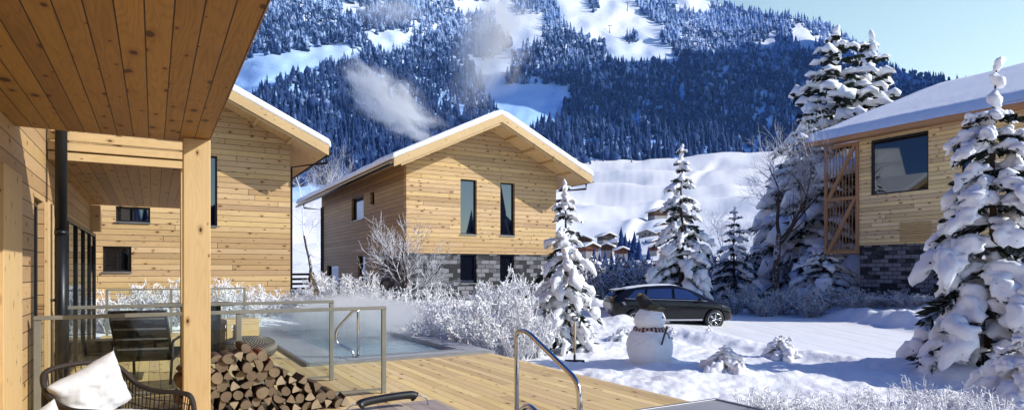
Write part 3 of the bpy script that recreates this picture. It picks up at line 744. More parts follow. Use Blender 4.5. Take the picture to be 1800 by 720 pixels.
for i in range(nseg+1):
    y = va + (vF+0.12-va)*i/nseg
    for j in range(mseg+1):
        t = j/mseg; u_ = ue-0.14 + (urC-ue+0.14)*t
        edge = min(1.0, (u_-ue+0.14)/0.35); edge_v = min(1.0, (vF+0.12-y)/0.3)
        tk = st*math.sqrt(max(1-(1-edge)**2, 0))*math.sqrt(max(1-(1-edge_v)**2, 0))
        mb.v.append((u_-offC[0], y-offC[1], topC(u_)+0.17+tk + 0.03*float(fbm(u_, y, 1.6, 3, 30)) - offC[2]))
for i in range(nseg):
    for j in range(mseg): k = i*(mseg+1)+j; mb.f.append((k, k+1, k+mseg+2, k+mseg+1))
n0 = len(mb.v)
mb.box(ue-0.02, urC, va, vF+0.02, 0, 0)
mb.v = mb.v[:n0]; mb.f = mb.f[:-6]
for i in range(nseg+1):
    y = va + (vF+0.12-va)*i/nseg
    mb.v.append((urC+12-offC[0], y-offC[1], topC(urC)-pitC*12+0.5-offC[2]))
for i in range(nseg): k = i*(mseg+1)+mseg; mb.f.append((k, n0+i, n0+i+1, k+mseg+1))
mb.build('snow_cover', M['snow'], roofC, True)

# ---- the house the photo is taken from: boarded wall, two balconies, post, glazing
W_ = -1.08
rootH = thing('timber_house', 'timber house at the left edge with boarded soffit, balcony and big timber post', 'house', (*xy(W_, 7.0), 0), TH)
offH = (W_, 7.0, 0)
ZS = 2.85
mb = MB(offH)
holes = [(8.12, 8.75, 0.03, 2.33), (9.7, 15.75, 0.06, 2.33)]
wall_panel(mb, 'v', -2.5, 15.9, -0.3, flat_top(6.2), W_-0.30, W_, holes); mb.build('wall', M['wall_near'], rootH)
mb = MB(offH); wall_panel(mb, 'u', W_-8, W_-0.3, -0.3, flat_top(6.2), 15.6, 15.9, []); mb.build('wall', M['wall_front'], rootH)
window(rootH, offH, 'v', 8.12, 8.75, 0.03, 2.33, W_, -1, name='door', sill=False, depth=0.05, fr=0.07)
bars = [9.7 + 6.05*k/5 for k in range(1, 5)]
window(rootH, offH, 'v', 9.7, 15.75, 0.06, 2.33, W_, -1, name='glazed_front', sill=False, depth=-0.03, fr=0.07, bars=bars, pane='pane_bright')
mb = MB(offH); mb.box(W_+0.003, W_+0.05, 8.78, 9.18, 0.0, 2.33); mb.build('door_surround', M['timber_z'], rootH, bevel=0.004)
mb = MB(offH); mb.box(W_+0.003, W_+0.035, 6.40, 7.22, 0.0, 2.42); mb.build('pilaster', M['timber_z'], rootH, bevel=0.004)
mb = MB(offH); mb.box(W_+0.002, W_+0.16, 14.8, 15.2, 2.34, ZS-0.002); mb.build('lintel_end', M['timber_u'], rootH)
# balcony over the viewer
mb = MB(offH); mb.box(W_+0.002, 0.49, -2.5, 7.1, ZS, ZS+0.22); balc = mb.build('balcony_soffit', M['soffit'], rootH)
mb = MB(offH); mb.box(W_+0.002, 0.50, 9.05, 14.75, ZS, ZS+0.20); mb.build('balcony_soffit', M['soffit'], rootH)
mb = MB(offH)
for z_, y_ in ((ZS+0.002, 0.045), (ZS+0.115, 0.02), (ZS+0.228, -0.005)): mb.box(W_+0.01, 0.50, 8.96+y_, 9.0+y_, z_, z_+0.098)
mb.box(W_+0.01, 0.50, 8.96, 9.0, ZS+0.40, ZS+0.47)
for u_ in (W_+0.15, -0.4, 0.42): mb.box(u_, u_+0.06, 9.052, 9.11, ZS+0.21, ZS+0.78)
mb.build('balustrade', M['timber_u'], rootH, bevel=0.004)
mb = MB(offH); mb.box(0.25, 0.49, 6.86, 7.10, 0.0, ZS-0.003); mb.build('post', M['timber_z'], rootH, bevel=0.008)
mb = MB(offH); mb.box(0.30, 0.50, 9.05, 9.25, 0.0, ZS-0.003); mb.build('post', M['timber_z'], rootH, bevel=0.006)
mb = MB(offH); mb.tube([(W_+0.15, 8.9, 0.05), (W_+0.15, 8.9, 1.98)], 0.062, 16); mb.tube([(W_+0.15, 8.9, 1.97), (W_+0.15, 8.9, 2.02)], 0.067, 16); mb.tube([(W_+0.15, 8.9, 2.0), (W_+0.15, 8.9, 5.9)], 0.06, 16)
mb.box(W_+0.003, W_+0.1, 8.88, 8.92, 1.2, 1.23)
mb.build('downpipe', M['metal_dark'], rootH, True)

# ------------------------------------------------------------------ terrace deck, pool, tub
UD = 5.55
def uvbox_thing(name, mat, boxes, label=None, cat=None, base=None, kind=None, bevel=0.0, group=None):
    b = base or (boxes[0][0], boxes[0][2], boxes[0][4])
    mb = MB(b)
    for q in boxes: mb.box(*q)
    o = mb.build(name, mat, None, bevel=bevel); o.location = (*xy(b[0], b[1]), b[2]); o.rotation_euler = (0, 0, TH)
    return tag(o, label, cat, group, kind)
PU0, PU1, PV0, PV1 = 2.20, 5.62, 10.50, 18.2      # outer edge of the pool coping
PI = (2.86, 5.12, 10.92, 17.4)                      # water
mbx = [(W_+0.002, UD, 5.36, PV0-0.004, -0.25, 0.0), (W_+0.002, 2.1, -3, 5.36, -0.25, 0.0), (W_+0.002, PU0-0.004, PV0-0.004, 17.95, -0.25, 0.0)]
deck = uvbox_thing('deck', M['deck'], mbx, kind='structure')
pool = thing('swimming_pool', 'steaming outdoor pool with pale stone coping beyond the wooden deck', 'pool', (*xy(PU0, PV0), 0), TH)
po = (PU0, PV0, 0)
mb = MB(po); zt = 0.045
mb.box(PU0, PI[0], PV0, PV1, -0.5, zt); mb.box(PI[1], PU1, PV0, PV1, -0.5, zt); mb.box(PI[0], PI[1], PV0, PI[2], -0.5, zt); mb.box(PI[0], PI[1], PI[3], PV1, -0.5, zt)
mb.build('coping', M['coping'], pool, bevel=0.012)
mb = MB(po)
mb.box(PU0-0.03, PU1, PV0-0.045, PV0-0.002, -0.02, 0.052); mb.box(PU0-0.045, PU0-0.002, PV0-0.045, PV1, -0.02, 0.052)
mb.box(PI[0]-0.05, PI[1]+0.05, PI[2]-0.06, PI[2]-0.002, zt+0.003, zt+0.02)
mb.build('steel_edge', M['steel_matt'], pool)
mb = MB(po); mb.box(PI[0]+0.001, PI[1]-0.001, PI[2]+0.001, PI[3]-0.001, -0.5, -0.4)
mb.box(PI[0]+0.001, PI[0]+0.02, PI[2]+0.021, PI[3]-0.021, -0.4, zt-0.02); mb.build('pool_lining', M['coping'], pool)
def water_mat():
    t = NT('pool_water'); c = t.coord()
    h = t.math('ADD', t.noise(c, 5, 4, 0.6), t.math('MULTIPLY', t.noise(c, 22, 2), 0.25))
    t.pbsdf((0.26, 0.38, 0.45), 0.12, 0, t.bump(h, 0.35, 0.03), Specular_IOR_Level=0.6); return t.m
mb = MB(po); mb.box(PI[0]+0.003, PI[1]-0.003, PI[2]+0.003, PI[3]-0.003, -0.3, -0.035)
wtr = mb.build('water', water_mat(), None); wtr.location = (*xy(PU0, PV0), 0); wtr.rotation_euler = (0, 0, TH); tag(wtr, kind='structure')
sx, sy = xy(4.3, 15.0)
st_m = vol_mat('pool_steam', (0.98, 0.99, 1.0), 2.1, 2.0, 0.42, detail=6, dist=1.0)
steam = mist('steam', (sx, sy, 0.50), (2.0, 4.3, 0.72), (0, 0, TH), st_m, 'thin white steam drifting over the warm pool water', 'steam')

# sunk tub with steel grating in the corner of the deck
tub = thing('hot_tub', 'sunken tub with grey steel grating at the near corner of the deck', 'hot tub', (*xy(2.1, 5.35), 0), TH)
to = (2.1, 5.35, 0)
mb = MB(to)
def frame(mb, a, b, c, d, wd, z0, z1):
    mb.box(a, b, c, c+wd, z0, z1); mb.box(a, b, d-wd, d, z0, z1); mb.box(a, a+wd, c+wd, d-wd, z0, z1); mb.box(b-wd, b, c+wd, d-wd, z0, z1)
frame(mb, 2.1, 5.9, 1.0, 5.35, 0.045, -0.3, 0.018); mb.build('steel_edge', M['steel_matt'], tub, bevel=0.004)
mb = MB(to)
for k in range(14):
    v_ = 5.30 - 0.034*k
    mb.box(2.15, 5.85, v_-0.024, v_, -0.02, 0.006)
for k in range(12):
    u_ = 5.85 - 0.05*k
    mb.box(u_-0.034, u_, 1.05, 4.81, -0.02, 0.006)
mb.build('grating', M['grating'], tub)
mb = MB(to); frame(mb, 2.15, 5.85, 1.05, 5.30, 0.62, -0.5, -0.03); mb.build('tub_wall', M['metal_dark'], tub)
mb = MB(to); mb.box(2.77, 5.23, 1.67, 4.68, -0.45, -0.12); wt = mb.build('tub_water', bpy.data.materials['pool_water'], tub)

# ------------------------------------------------------------------ glass balustrades
def balustrade(label, axis_pts, h, posts, bottom=0.07, pw=0.029, tw=0.040):
    (ua, va_), (ub, vb2) = axis_pts
    base = (ua, va_, 0); L = math.hypot(ub-ua, vb2-va_); rot = math.atan2(vb2-va_, ub-ua)
    root = thing('glass_balustrade', label, 'balustrade', (*xy(ua, va_), 0), TH + rot)
    for s in posts:
        mb = MB(); mb.box(s-pw, s+pw, -pw*0.7, pw*0.7, 0.0, h-tw-0.001); mb.build('post', M['rail_frame'], root, bevel=0.004)
    mb = MB(); mb.box(posts[0]-pw, posts[-1]+pw, -0.03, 0.03, h-tw, h); mb.build('top_rail', M['rail_frame'], root, bevel=0.004)
    mb = MB(); mb.box(posts[0]+pw+0.001, posts[-1]-pw-0.001, -0.012, 0.012, bottom-0.03, bottom); mb.build('bottom_rail', M['rail_frame'], root)
    for p, q in zip(posts[:-1], posts[1:]):
        mb = MB(); mb.box(p+pw+0.004, q-pw-0.004, -0.006, 0.006, bottom+0.003, h-tw-0.002); mb.build('glass_panel', M['glass'], root)
    return root
balustrade('long glass balustrade nearest the viewer, passing behind the big timber post', ((W_+0.06, 7.72), (2.56, 7.72)), 1.105, [0.02, 1.86, 3.56])
balustrade('glass balustrade in the middle, standing between the firewood and the pool', ((W_+0.06, 8.98), (2.19, 8.98)), 1.14, [0.05, 1.57, 3.21])
balustrade('farthest glass balustrade, at the back end of the terrace', ((W_+0.06, 17.85), (2.15, 17.85)), 1.12, [0.05, 1.4, 3.1])
# ------------------------------------------------------------------ steel handrails
def spline(pts, n=8):
    P = [Vector(p) for p in pts]; out = []
    for i in range(len(P)-1):
        p0, p1, p2, p3 = P[max(i-1, 0)], P[i], P[i+1], P[min(i+2, len(P)-1)]
        for k in range(n):
            t = k/n
            out.append(0.5*((2*p1) + (p2-p0)*t + (2*p0-5*p1+4*p2-p3)*t*t + (3*p1-p0-3*p2+p3)*t**3))
    out.append(P[-1]); return out
def round_path(pts, r=0.12, n=6):
    P = [Vector(p) for p in pts]; out = [P[0]]
    for i in range(1, len(P)-1):
        a, b, c = P[i-1], P[i], P[i+1]; d1, d2 = (a-b), (c-b); q = min(r, d1.length*0.45, d2.length*0.45)
        s, e = b + d1.normalized()*q, b + d2.normalized()*q
        for k in range(n+1):
            t = k/n; out.append(s*(1-t)**2 + b*2*t*(1-t) + e*t*t)
    out.append(P[-1]); return out
def steel_rail(name, label, u, v, pts, r=0.022, rad=0.12, flanges=()):
    root = thing(name, label, 'handrail', (*xy(u, v), 0), TH)
    mb = MB(); mb.tube(round_path(pts, rad), r, 12); mb.build('tube', M['steel'], root, True)
    for f in flanges:
        mb = MB(); mb.lathe([(0.05, 0), (0.05, 0.012), (0.03, 0.02)], f, 18); mb.build('flange', M['steel_matt'], root)
    return root
steel_rail('handrail', 'tall polished steel handrail sloping down at the edge of the deck', 3.03, 5.20,
           [(0, 0, 0.02), (0, 0, 0.985), (0, -0.20, 0.985), (0.0, -1.02, 0.64), (0.0, -1.04, -0.1)], 0.0235, 0.13, [(0, 0, 0.02)])
steel_rail('handrail', 'low steel grab rail, only its top bend showing at the bottom edge', 2.40, 3.95,
           [(0.0, 0.12, -0.1), (0, 0.12, 0.50), (0.0, 0.0, 0.565), (0.0, -0.22, 0.50), (0, -0.3, -0.1)], 0.022, 0.12)
steel_rail('pool_handrail', 'bent steel grab rail at the near edge of the pool', 3.05, 10.86,
           [(0.06, 0.0, 0.05), (0.06, 0.0, 0.86), (-0.02, 0.02, 0.86), (-0.30, 0.12, 0.52), (-0.30, 0.12, 0.30), (-0.04, 0.02, 0.16), (0.0, 0.0, 0.05)], 0.024, 0.10, [(0.06, 0, 0.05)])

# ------------------------------------------------------------------ storage chest with black handle, bottom centre
chest_wood = wood('weathered_grey_boards', 1, 0, 0.115, light=(0.50, 0.42, 0.36), dark=(0.30, 0.23, 0.19), groove=0.02, knots=0.0)
cb = thing('storage_chest', 'low chest with weathered grey board lid and black grab handle', 'chest', (*xy(1.15, 4.05), 0), TH)
mb = MB(); mb.box(-0.1, 0.86, -0.1, 0.73, 0.455, 0.50); lid = mb.build('lid', chest_wood, cb, bevel=0.006)
mb = MB(); mb.box(-0.07, 0.83, -0.07, 0.70, 0.0, 0.454); mb.build('body', chest_wood, cb)
mb = MB(); hp = [(0.18, 0.55, 0.552), (0.22, 0.555, 0.572), (0.40, 0.56, 0.588), (0.58, 0.565, 0.59), (0.62, 0.565, 0.572)]
sp = spline(hp, 6); mb.tube(sp, [0.030 + 0.012*abs(2*i/(len(sp)-1)-1)**3 for i in range(len(sp))], 14); hd = mb.build('handle', M['rubber'], lid, True)
mb = MB()
mb.tube(spline([(0.19, 0.55, 0.56), (0.12, 0.545, 0.56), (0.08, 0.54, 0.53), (0.07, 0.54, 0.50)], 5), 0.006, 6); mb.build('wire_loop', M['steel_matt'], hd, True); mb = MB()
mb.tube(spline([(0.61, 0.565, 0.58), (0.675, 0.56, 0.575), (0.72, 0.56, 0.54), (0.73, 0.56, 0.50)], 5), 0.006, 6)
mb.build('wire_loop', M['steel_matt'], hd, True)

# ------------------------------------------------------------------ rattan armchairs with cushions
fabric = plain('white_cushion_cloth', (0.64, 0.64, 0.66), 0.9, 0, 0.06, 60, 0.25)
def cushion_mesh(w_, h_, t_, seed, n=28):
    V = []; F = []
    for side in (1, -1):
        n0 = len(V)
        for i in range(n+1):
            for j in range(n+1):
                a, b = 2*i/n-1, 2*j/n-1
                pinch = 1 - 0.10*(1-abs(b)**1.5)*abs(a)**3; pinch2 = 1 - 0.10*(1-abs(a)**1.5)*abs(b)**3
                k = max((1-a**4)*(1-b**4), 0)**0.5
                wr = 0.16*mnoise.noise(Vector((a*2.4+seed, b*2.4, side))) + 0.11*mnoise.noise(Vector((a*6+seed, b*6, side*3)))
                V.append((a*pinch*w_/2, side*t_/2*k*(1+wr*1.6), b*pinch2*h_/2))
        for i in range(n):
            for j in range(n): q = n0+i*(n+1)+j; F.append((q, q+1, q+n+2, q+n+1))
    me = bpy.data.meshes.new('cushion'); me.from_pydata(V, [], F)
    bm = bmesh.new(); bm.from_mesh(me); bmesh.ops.remove_doubles(bm, verts=bm.verts, dist=0.0008); bm.to_mesh(me); bm.free(); return me
def armchair(label, loc, rz):
    """faces +x; seat depth along x, width along y"""
    root = thing('rattan_armchair', label, 'armchair', loc, rz)
    mb = MB(); D, Wd = 0.66, 0.66
    # curved rims: one continuous tube from one front foot over the arm, round the back and to the other front foot
    rim = [(0.40, -0.36, 0.0), (0.39, -0.36, 0.42), (0.36, -0.36, 0.60), (0.24, -0.37, 0.635), (0.0, -0.37, 0.64), (-0.18, -0.36, 0.70), (-0.30, -0.33, 0.82), (-0.37, -0.24, 0.89), (-0.40, 0, 0.905),
           (-0.37, 0.24, 0.89), (-0.30, 0.33, 0.82), (-0.18, 0.36, 0.70), (0.0, 0.37, 0.64), (0.24, 0.37, 0.635), (0.36, 0.36, 0.60), (0.39, 0.36, 0.42), (0.40, 0.36, 0.0)]
    mb.tube(spline(rim, 6), 0.021, 10); mb.build('rim', M['rattan'], root, True)
    mb = MB()
    seat_ring = [(0.36, -0.34, 0.36), (-0.30, -0.30, 0.34), (-0.30, 0.30, 0.34), (0.36, 0.34, 0.36), (0.36, -0.34, 0.36)]
    mb.tube(round_path(seat_ring, 0.08), 0.016, 8)
    for s in (-1, 1): mb.tube(spline([(-0.24, s*0.27, 0.0), (-0.26, s*0.29, 0.34), (-0.30, s*0.32, 0.62), (-0.36, s*0.27, 0.87)], 5), 0.017, 8)
    mb.build('frame', M['rattan'], root, True)
    mb = MB()
    top = spline(rim[2:-2], 10)
    for i, p in enumerate(top):
        if i % 2: continue
        q = Vector((max(min(p.x, 0.34), -0.30)*0.95, p.y*0.88, 0.35)); m = (p+q)/2 + Vector((-0.01, 0.02*math.copysign(1, p.y), 0))
        mb.tube([p, m, q], 0.0045, 5, False)
    for k in range(1, 4):
        t = k/4.0; ring = []
        for p in top: q = Vector((max(min(p.x, 0.34), -0.30)*0.95, p.y*0.88, 0.35)); ring.append(p.lerp(q, t))
        mb.tube(ring[::2], 0.004, 5, False)
    mb.build('weave', M['rattan'], root)
    me = cushion_mesh(0.66, 0.64, 0.15, 3.1)
    for v in me.vertices: v.co = Vector((v.co.x+0.03, v.co.z, v.co.y + 0.445))
    c = link('seat_cushion', me, fabric, root, True); return root
ax1, ay1 = -2.92, 4.62
armchair('dark rattan armchair with a white seat pad and pillow in the foreground', (ax1, ay1, 0), R(-14)).scale = (0.97, 0.97, 0.94)
me = cushion_mesh(0.50, 0.44, 0.20, 1.7)
p1 = link('pillow', me, fabric, None, True); p1.location = (ax1-0.17, ay1-0.02, 0.655); p1.rotation_euler = (R(8), R(-24), R(62))
tag(p1, 'white pillow leaning on the back of the rattan armchair', 'pillow')
ax2, ay2 = -2.42, 3.20
armchair('dark rattan armchair in the lower left corner, nearest the viewer', (ax2, ay2, 0), R(-10)).scale = (1, 1, 0.85)
p2 = link('pillow', cushion_mesh(0.5, 0.42, 0.18, 5.2), fabric, None, True); p2.location = (ax2-0.11, ay2+0.06, 0.565); p2.rotation_euler = (R(4), R(-28), R(60))
tag(p2, 'white pillow barely showing in the bottom left corner', 'pillow')

# ------------------------------------------------------------------ terrace furniture behind the glass
# black sling lounge chair seen from behind
lx, ly = on_depth(262, 600, 8.9)[:2]
lc = thing('lounge_chair', 'black sling lounge chair seen from behind through the glass', 'lounge chair', (lx, ly, 0), R(108))
mb = MB()
for s in (-1, 1):
    mb.tube(round_path([(0.62, s*0.33, 0.0), (0.58, s*0.33, 0.40), (-0.18, s*0.33, 0.30), (-0.62, s*0.33, 1.02)], 0.05), 0.02, 8)
    mb.tube(round_path([(-0.48, s*0.36, 0.0), (-0.30, s*0.36, 0.58), (0.50, s*0.36, 0.60), (0.54, s*0.36, 0.36)], 0.06), 0.018, 8)
mb.build('frame', M['frame_dark'], lc, True)
mb = MB()
pr = [(0.60, 0.405), (0.2, 0.355), (-0.18, 0.31), (-0.62, 1.03)]
for (a, b), (c, d) in zip(pr[:-1], pr[1:]): mb.add([(a, -0.31, b), (a, 0.31, b), (c, 0.31, d), (c, -0.31, d), (a, -0.31, b-0.012), (a, 0.31, b-0.012), (c, 0.31, d-0.012), (c, -0.31, d-0.012)], [(0,1,2,3), (7,6,5,4), (0,4,5,1), (2,6,7,3), (1,5,6,2), (3,7,4,0)])
mb.build('sling', M['sling'], lc)
mb = MB()
for k in range(4):
    t = 0.25 + 0.2*k; x_ = -0.18 - 0.44*t; z_ = 0.31 + 0.72*t
    mb.box(x_-0.035, x_-0.022, -0.31, 0.31, z_-0.02, z_+0.005)
mb.build('cross_bar', M['steel_matt'], lc)
# dark high table
tx, ty = on_depth(341, 533, 11.2)[:2]
tb = thing('outdoor_table', 'dark slab-topped outdoor table half hidden by the timber post', 'table', (tx, ty, 0), TH)
mb = MB(); mb.box(-0.62, 0.62, -0.4, 0.4, 0.93, 0.975); mb.build('tabletop', M['frame_dark'], tb, bevel=0.004); mb = MB(); mb.box(0.0, 0.62, -0.32, 0.32, 0.0, 0.019); mb.build('foot_plate', M['metal_dark'], tb)
mb = MB(); mb.box(0.26, 0.42, -0.2, 0.2, 0.02, 0.929); mb.build('pedestal', M['metal_dark'], tb, bevel=0.006)
# low black bench along the glazing
bx_, by_ = on_depth(165, 620, 11.6)[:2]
bn = thing('low_bench', 'low black bench box in front of the glazed wall', 'bench', (bx_, by_, 0), TH)
mb = MB(); mb.box(-0.75, 0.85, -0.22, 0.22, 0.05, 0.24); mb.build('body', M['frame_dark'], bn, bevel=0.01)
mb = MB(); mb.box(-0.78, 0.88, -0.25, 0.25, 0.243, 0.275); mb.build('lid', M['metal_dark'], bn, bevel=0.006)
mb = MB()
for a in (-0.7, 0.78): mb.box(a, a+0.05, -0.2, 0.2, 0.0, 0.049)
mb.build('foot', M['metal_dark'], bn)
# woven pouf
px_, py_ = on_depth(437, 607, 10.9)[:2]
pf = thing('wicker_pouf', 'round grey wicker pouf on the deck behind the firewood', 'pouf', (px_, py_, 0.0), 0.3)
def pouf():
    V = []; F = []; nr_, na_ = 22, 90
    for i in range(nr_+1):
        t = math.pi*i/nr_; zz = math.cos(t); rr = abs(math.sin(t))**0.55
        for k in range(na_):
            a = 2*math.pi*k/na_; wv = 0.012*math.cos(i*math.pi + 0.0)*math.cos(k*math.pi) if 1 < i < nr_-1 else 0
            V.append(((0.46*rr+wv)*math.cos(a), (0.46*rr+wv)*math.sin(a), 0.215+0.205*zz*(1-0.06*rr)))
    for i in range(nr_):
        for k in range(na_): F.append((i*na_+k, i*na_+(k+1) % na_, (i+1)*na_+(k+1) % na_, (i+1)*na_+k))
    me = bpy.data.meshes.new('woven_shell'); me.from_pydata(V, [], F); return me
def wicker_mat():
    t = NT('grey_wicker'); s3 = t.sep(t.coord())
    an = t.math('ARCTAN2', s3[1], s3[0])
    a = t.math('SINE', t.math('MULTIPLY', an, 45.0)); b = t.math('SINE', t.math('MULTIPLY', s3[2], 150.0))
    ch = t.math('MULTIPLY', a, b); c = t.mix(t.ramp(ch, -0.5, 0.6, 0, 1), (0.045, 0.035, 0.028), (0.33, 0.28, 0.235))
    t.pbsdf(c, 0.6, 0, t.bump(ch, 0.6, 0.02)); return t.m
link('woven_shell', pouf(), wicker_mat(), pf)
# wooden cube stool
qx, qy = on_depth(421, 588, 11.8)[:2]
cs = thing('wooden_stool', 'block-shaped pale wooden stool with a slotted side beyond the pouf', 'stool', (qx, qy, 0), TH+R(8)); cs.scale = (1, 1, 1.2)
mb = MB(); mb.box(-0.29, 0.29, -0.27, 0.27, 0.47, 0.55); mb.build('seat', M['timber_u'], cs, bevel=0.008)
mb = MB(); mb.box(-0.05, 0.285, -0.265, 0.265, 0.0, 0.469); mb.box(-0.285, -0.2, -0.265, -0.2, 0.0, 0.469); mb.box(-0.285, -0.2, 0.2, 0.265, 0.0, 0.469); mb.build('body', M['timber_z'], cs, bevel=0.006)
mb = MB()
for z_ in (0.12, 0.26, 0.40): mb.add([(-0.27, -0.19, z_-0.05), (-0.27, 0.19, z_), (-0.25, 0.19, z_), (-0.25, -0.19, z_-0.05), (-0.27, -0.19, z_-0.025), (-0.27, 0.19, z_+0.025), (-0.25, 0.19, z_+0.025), (-0.25, -0.19, z_-0.025)], [(0,1,2,3), (7,6,5,4), (0,4,5,1), (1,5,6,2), (2,6,7,3), (3,7,4,0)])
mb.build('slats', M['timber_u'], cs)

# ------------------------------------------------------------------ firewood
def end_grain(name, tone):
    t = NT(name); s3 = t.sep(t.coord())
    r = t.math('SQRT', t.math('ADD', t.math('MULTIPLY', s3[0], s3[0]), t.math('MULTIPLY', s3[2], s3[2])))
    g = t.noise(t.coord(), 9, 3, 0.6); rr = t.math('ADD', t.math('MULTIPLY', r, 330.0), t.math('MULTIPLY', g, 6.0))
    ring = t.ramp(t.math('SINE', rr), -0.6, 0.9, 0, 1)
    an = t.math('ARCTAN2', s3[2], s3[0]); crack = t.ramp(t.math('ABSOLUTE', t.math('SINE', t.math('ADD', t.math('MULTIPLY', an, 1.5), t.math('MULTIPLY', g, 3)))), 0.0, 0.05, 0.6, 0)
    c = t.mix(ring, tone, tuple(q*0.72 for q in tone)); c = t.mix(t.ramp(g, 0.35, 0.7, 0, 0.6), c, tuple(q*0.6 for q in tone))
    c = t.mix(crack, c, (0.05, 0.03, 0.02))
    c = t.mix(t.ramp(r, 0.05, 0.085, 0, 0.35), c, (0.10, 0.055, 0.03))
    t.pbsdf(c, 0.8, 0, t.bump(ring, 0.3, 0.004)); return t.m
EG = [end_grain('log_end_brown', (0.20, 0.145, 0.095)), end_grain('log_end_tan', (0.27, 0.20, 0.13)), end_grain('log_end_pale', (0.44, 0.35, 0.25))]
def log_mesh(kind, seed):
    rr = random.Random(seed); n = 18; L = 0.34; prof = []
    if kind == 'round':
        for k in range(n):
            a = 2*math.pi*k/n; q = 1 + 0.07*math.sin(2*a+seed) + 0.04*math.sin(3*a+2*seed) + rr.uniform(-0.02, 0.02); prof.append((q*math.cos(a), q*math.sin(a)))
    elif kind == 'half':
        for k in range(11): a = math.pi*k/10; prof.append((1.15*math.cos(a)*(1+rr.uniform(-.03, .03)), 1.15*math.sin(a)-0.45))
        prof.insert(0, (0.3, -0.5)); prof.append((-0.4, -0.42))
    else:
        w_ = rr.uniform(0.45, 0.62)
        prof = [(0.0, -0.95)] + [(1.75*math.sin(t), -0.95+1.75*math.cos(t)) for t in np.linspace(w_, -w_, 8)]
    V = []; m = len(prof)
    for y, s in ((0.0, 0.97), (0.008, 1.0), (L-0.008, 1.0), (L, 0.97)):
        V += [(p[0]*s, y, p[1]*s) for p in prof]
    return V, prof, m
def make_log(kind, seed, r, mat_i, red):
    V, prof, m = log_mesh(kind, seed)
    V = [(x*r, y, z*r) for x, y, z in V]
    me = bpy.data.meshes.new('firewood_log')
    F = [(i*m+k, i*m+(k+1) % m, (i+1)*m+(k+1) % m, (i+1)*m+k) for i in range(3) for k in range(m)] + [tuple(range(m-1, -1, -1)), tuple(3*m+k for k in range(m))]
    me.from_pydata(V, [], F); me.materials.append(M['bark_red'] if red else M['bark_log']); me.materials.append(EG[mat_i])
    me.update(); me.polygons[len(F)-1].material_index = 1; me.polygons[len(F)-2].material_index = 1
    bm = bmesh.new(); bm.from_mesh(me); bmesh.ops.recalc_face_normals(bm, faces=bm.faces); bm.to_mesh(me); bm.free()
    return me
ORD = ['first', 'second', 'third', 'fourth', 'fifth', 'sixth', 'seventh', 'eighth', 'ninth', 'tenth', 'eleventh', 'twelfth', 'thirteenth', 'fourteenth', 'fifteenth', 'sixteenth', 'seventeenth', 'eighteenth', 'nineteenth', 'twentieth', 'twenty-first', 'twenty-second']
rl = random.Random(21); vL = 7.14; r0 = 0.055; rows = []
def pile_top(u): return 0.62 + 0.15*max(0, min(1, (u-0.35)/0.35)) if u < 0.86 else 0.77 - (u-0.86)*0.62
row_h = r0*1.78; k = 0
while True:
    zc = r0 + k*row_h; row = []; u_ = 0.22 + (k % 2)*r0 + rl.uniform(0, 0.03)
    while u_ < 2.15:
        if zc + r0*0.6 <= pile_top(u_) + rl.uniform(-0.02, 0.02): row.append(u_)
        u_ += r0*rl.uniform(1.9, 2.2)
    if not row: break
    rows.append((zc, row)); k += 1
for ri, (zc, row) in enumerate(rows):
    for ci, u_ in enumerate(row):
        kind = rl.choices(['round', 'half', 'wedge'], [0.28, 0.30, 0.42])[0]
        top_edge = zc + row_h > pile_top(u_) - 0.02
        red = top_edge and u_ < 1.2 and rl.random() < 0.7
        tone = 2 if kind == 'wedge' and rl.random() < 0.7 else rl.choice([0, 0, 1])
        me = make_log(kind, rl.random()*40, r0*rl.uniform(0.88, 1.2), tone, red)
        o = bpy.data.objects.new('firewood_log', me); col.objects.link(o)
        dv = rl.uniform(-0.035, 0.035); x_, y_ = xy(u_+rl.uniform(-.008, .008), vL+dv)
        o.location = (x_, y_, zc+rl.uniform(-.014, .014)); o.rotation_euler = (0, rl.uniform(-3.1, 3.1) if kind != 'wedge' else rl.choice([0, 3.1, 1.6, -1.2]) + rl.uniform(-.4, .4), TH + rl.uniform(-.09, .09))
        kd = {'round': 'round firewood log', 'half': 'half-split firewood log', 'wedge': 'wedge-split firewood log'}[kind]
        rowname = 'bottom row' if ri == 0 else ('topmost row' if ri == len(rows)-1 else ORD[ri] + ' row up')
        tag(o, f"{'reddish ' if red else ''}{kd}, {ORD[ci]} from the left in the {rowname} of the stack", 'log', 'firewood logs stacked on the deck')
# ------------------------------------------------------------------ snowman and snow shovel
def lumpy(c, rad, seed, sub=4, amp=0.05, sc=3.0, flat=None):
    bm = bmesh.new(); bmesh.ops.create_icosphere(bm, subdivisions=sub, radius=1.0)
    V = []
    for v in bm.verts:
        p = v.co.copy(); d = 1 + amp*mnoise.noise(p*sc*0.5+Vector((seed, 0, 0))) + amp*0.6*mnoise.noise(p*sc*2.4+Vector((seed, 5, 0))) + amp*0.25*mnoise.noise(p*sc*7+Vector((seed, 9, 0)))
        q = Vector((p.x*rad[0], p.y*rad[1], p.z*rad[2]))*d + Vector(c)
        if flat is not None and q.z < flat: q.z = flat
        V.append(tuple(q))
    F = [tuple(x.index for x in f.verts) for f in bm.faces]; bm.free(); return V, F
snow_ball = snow_mat('packed_snow', (0.93, 0.94, 0.965), 1.0, 0.9, 2.5)
sx_, sy_ = on_depth(1141, 645, 12.4)[:2]; sz_ = gz(sx_, sy_) - 0.02
sz_ = min(sz_, -0.30)
sm = thing('snowman', 'snowman of two snowballs with crumpled olive hat and striped scarf', 'snowman', (sx_, sy_, sz_), 0); sm.scale = (0.95, 0.95, 0.96)
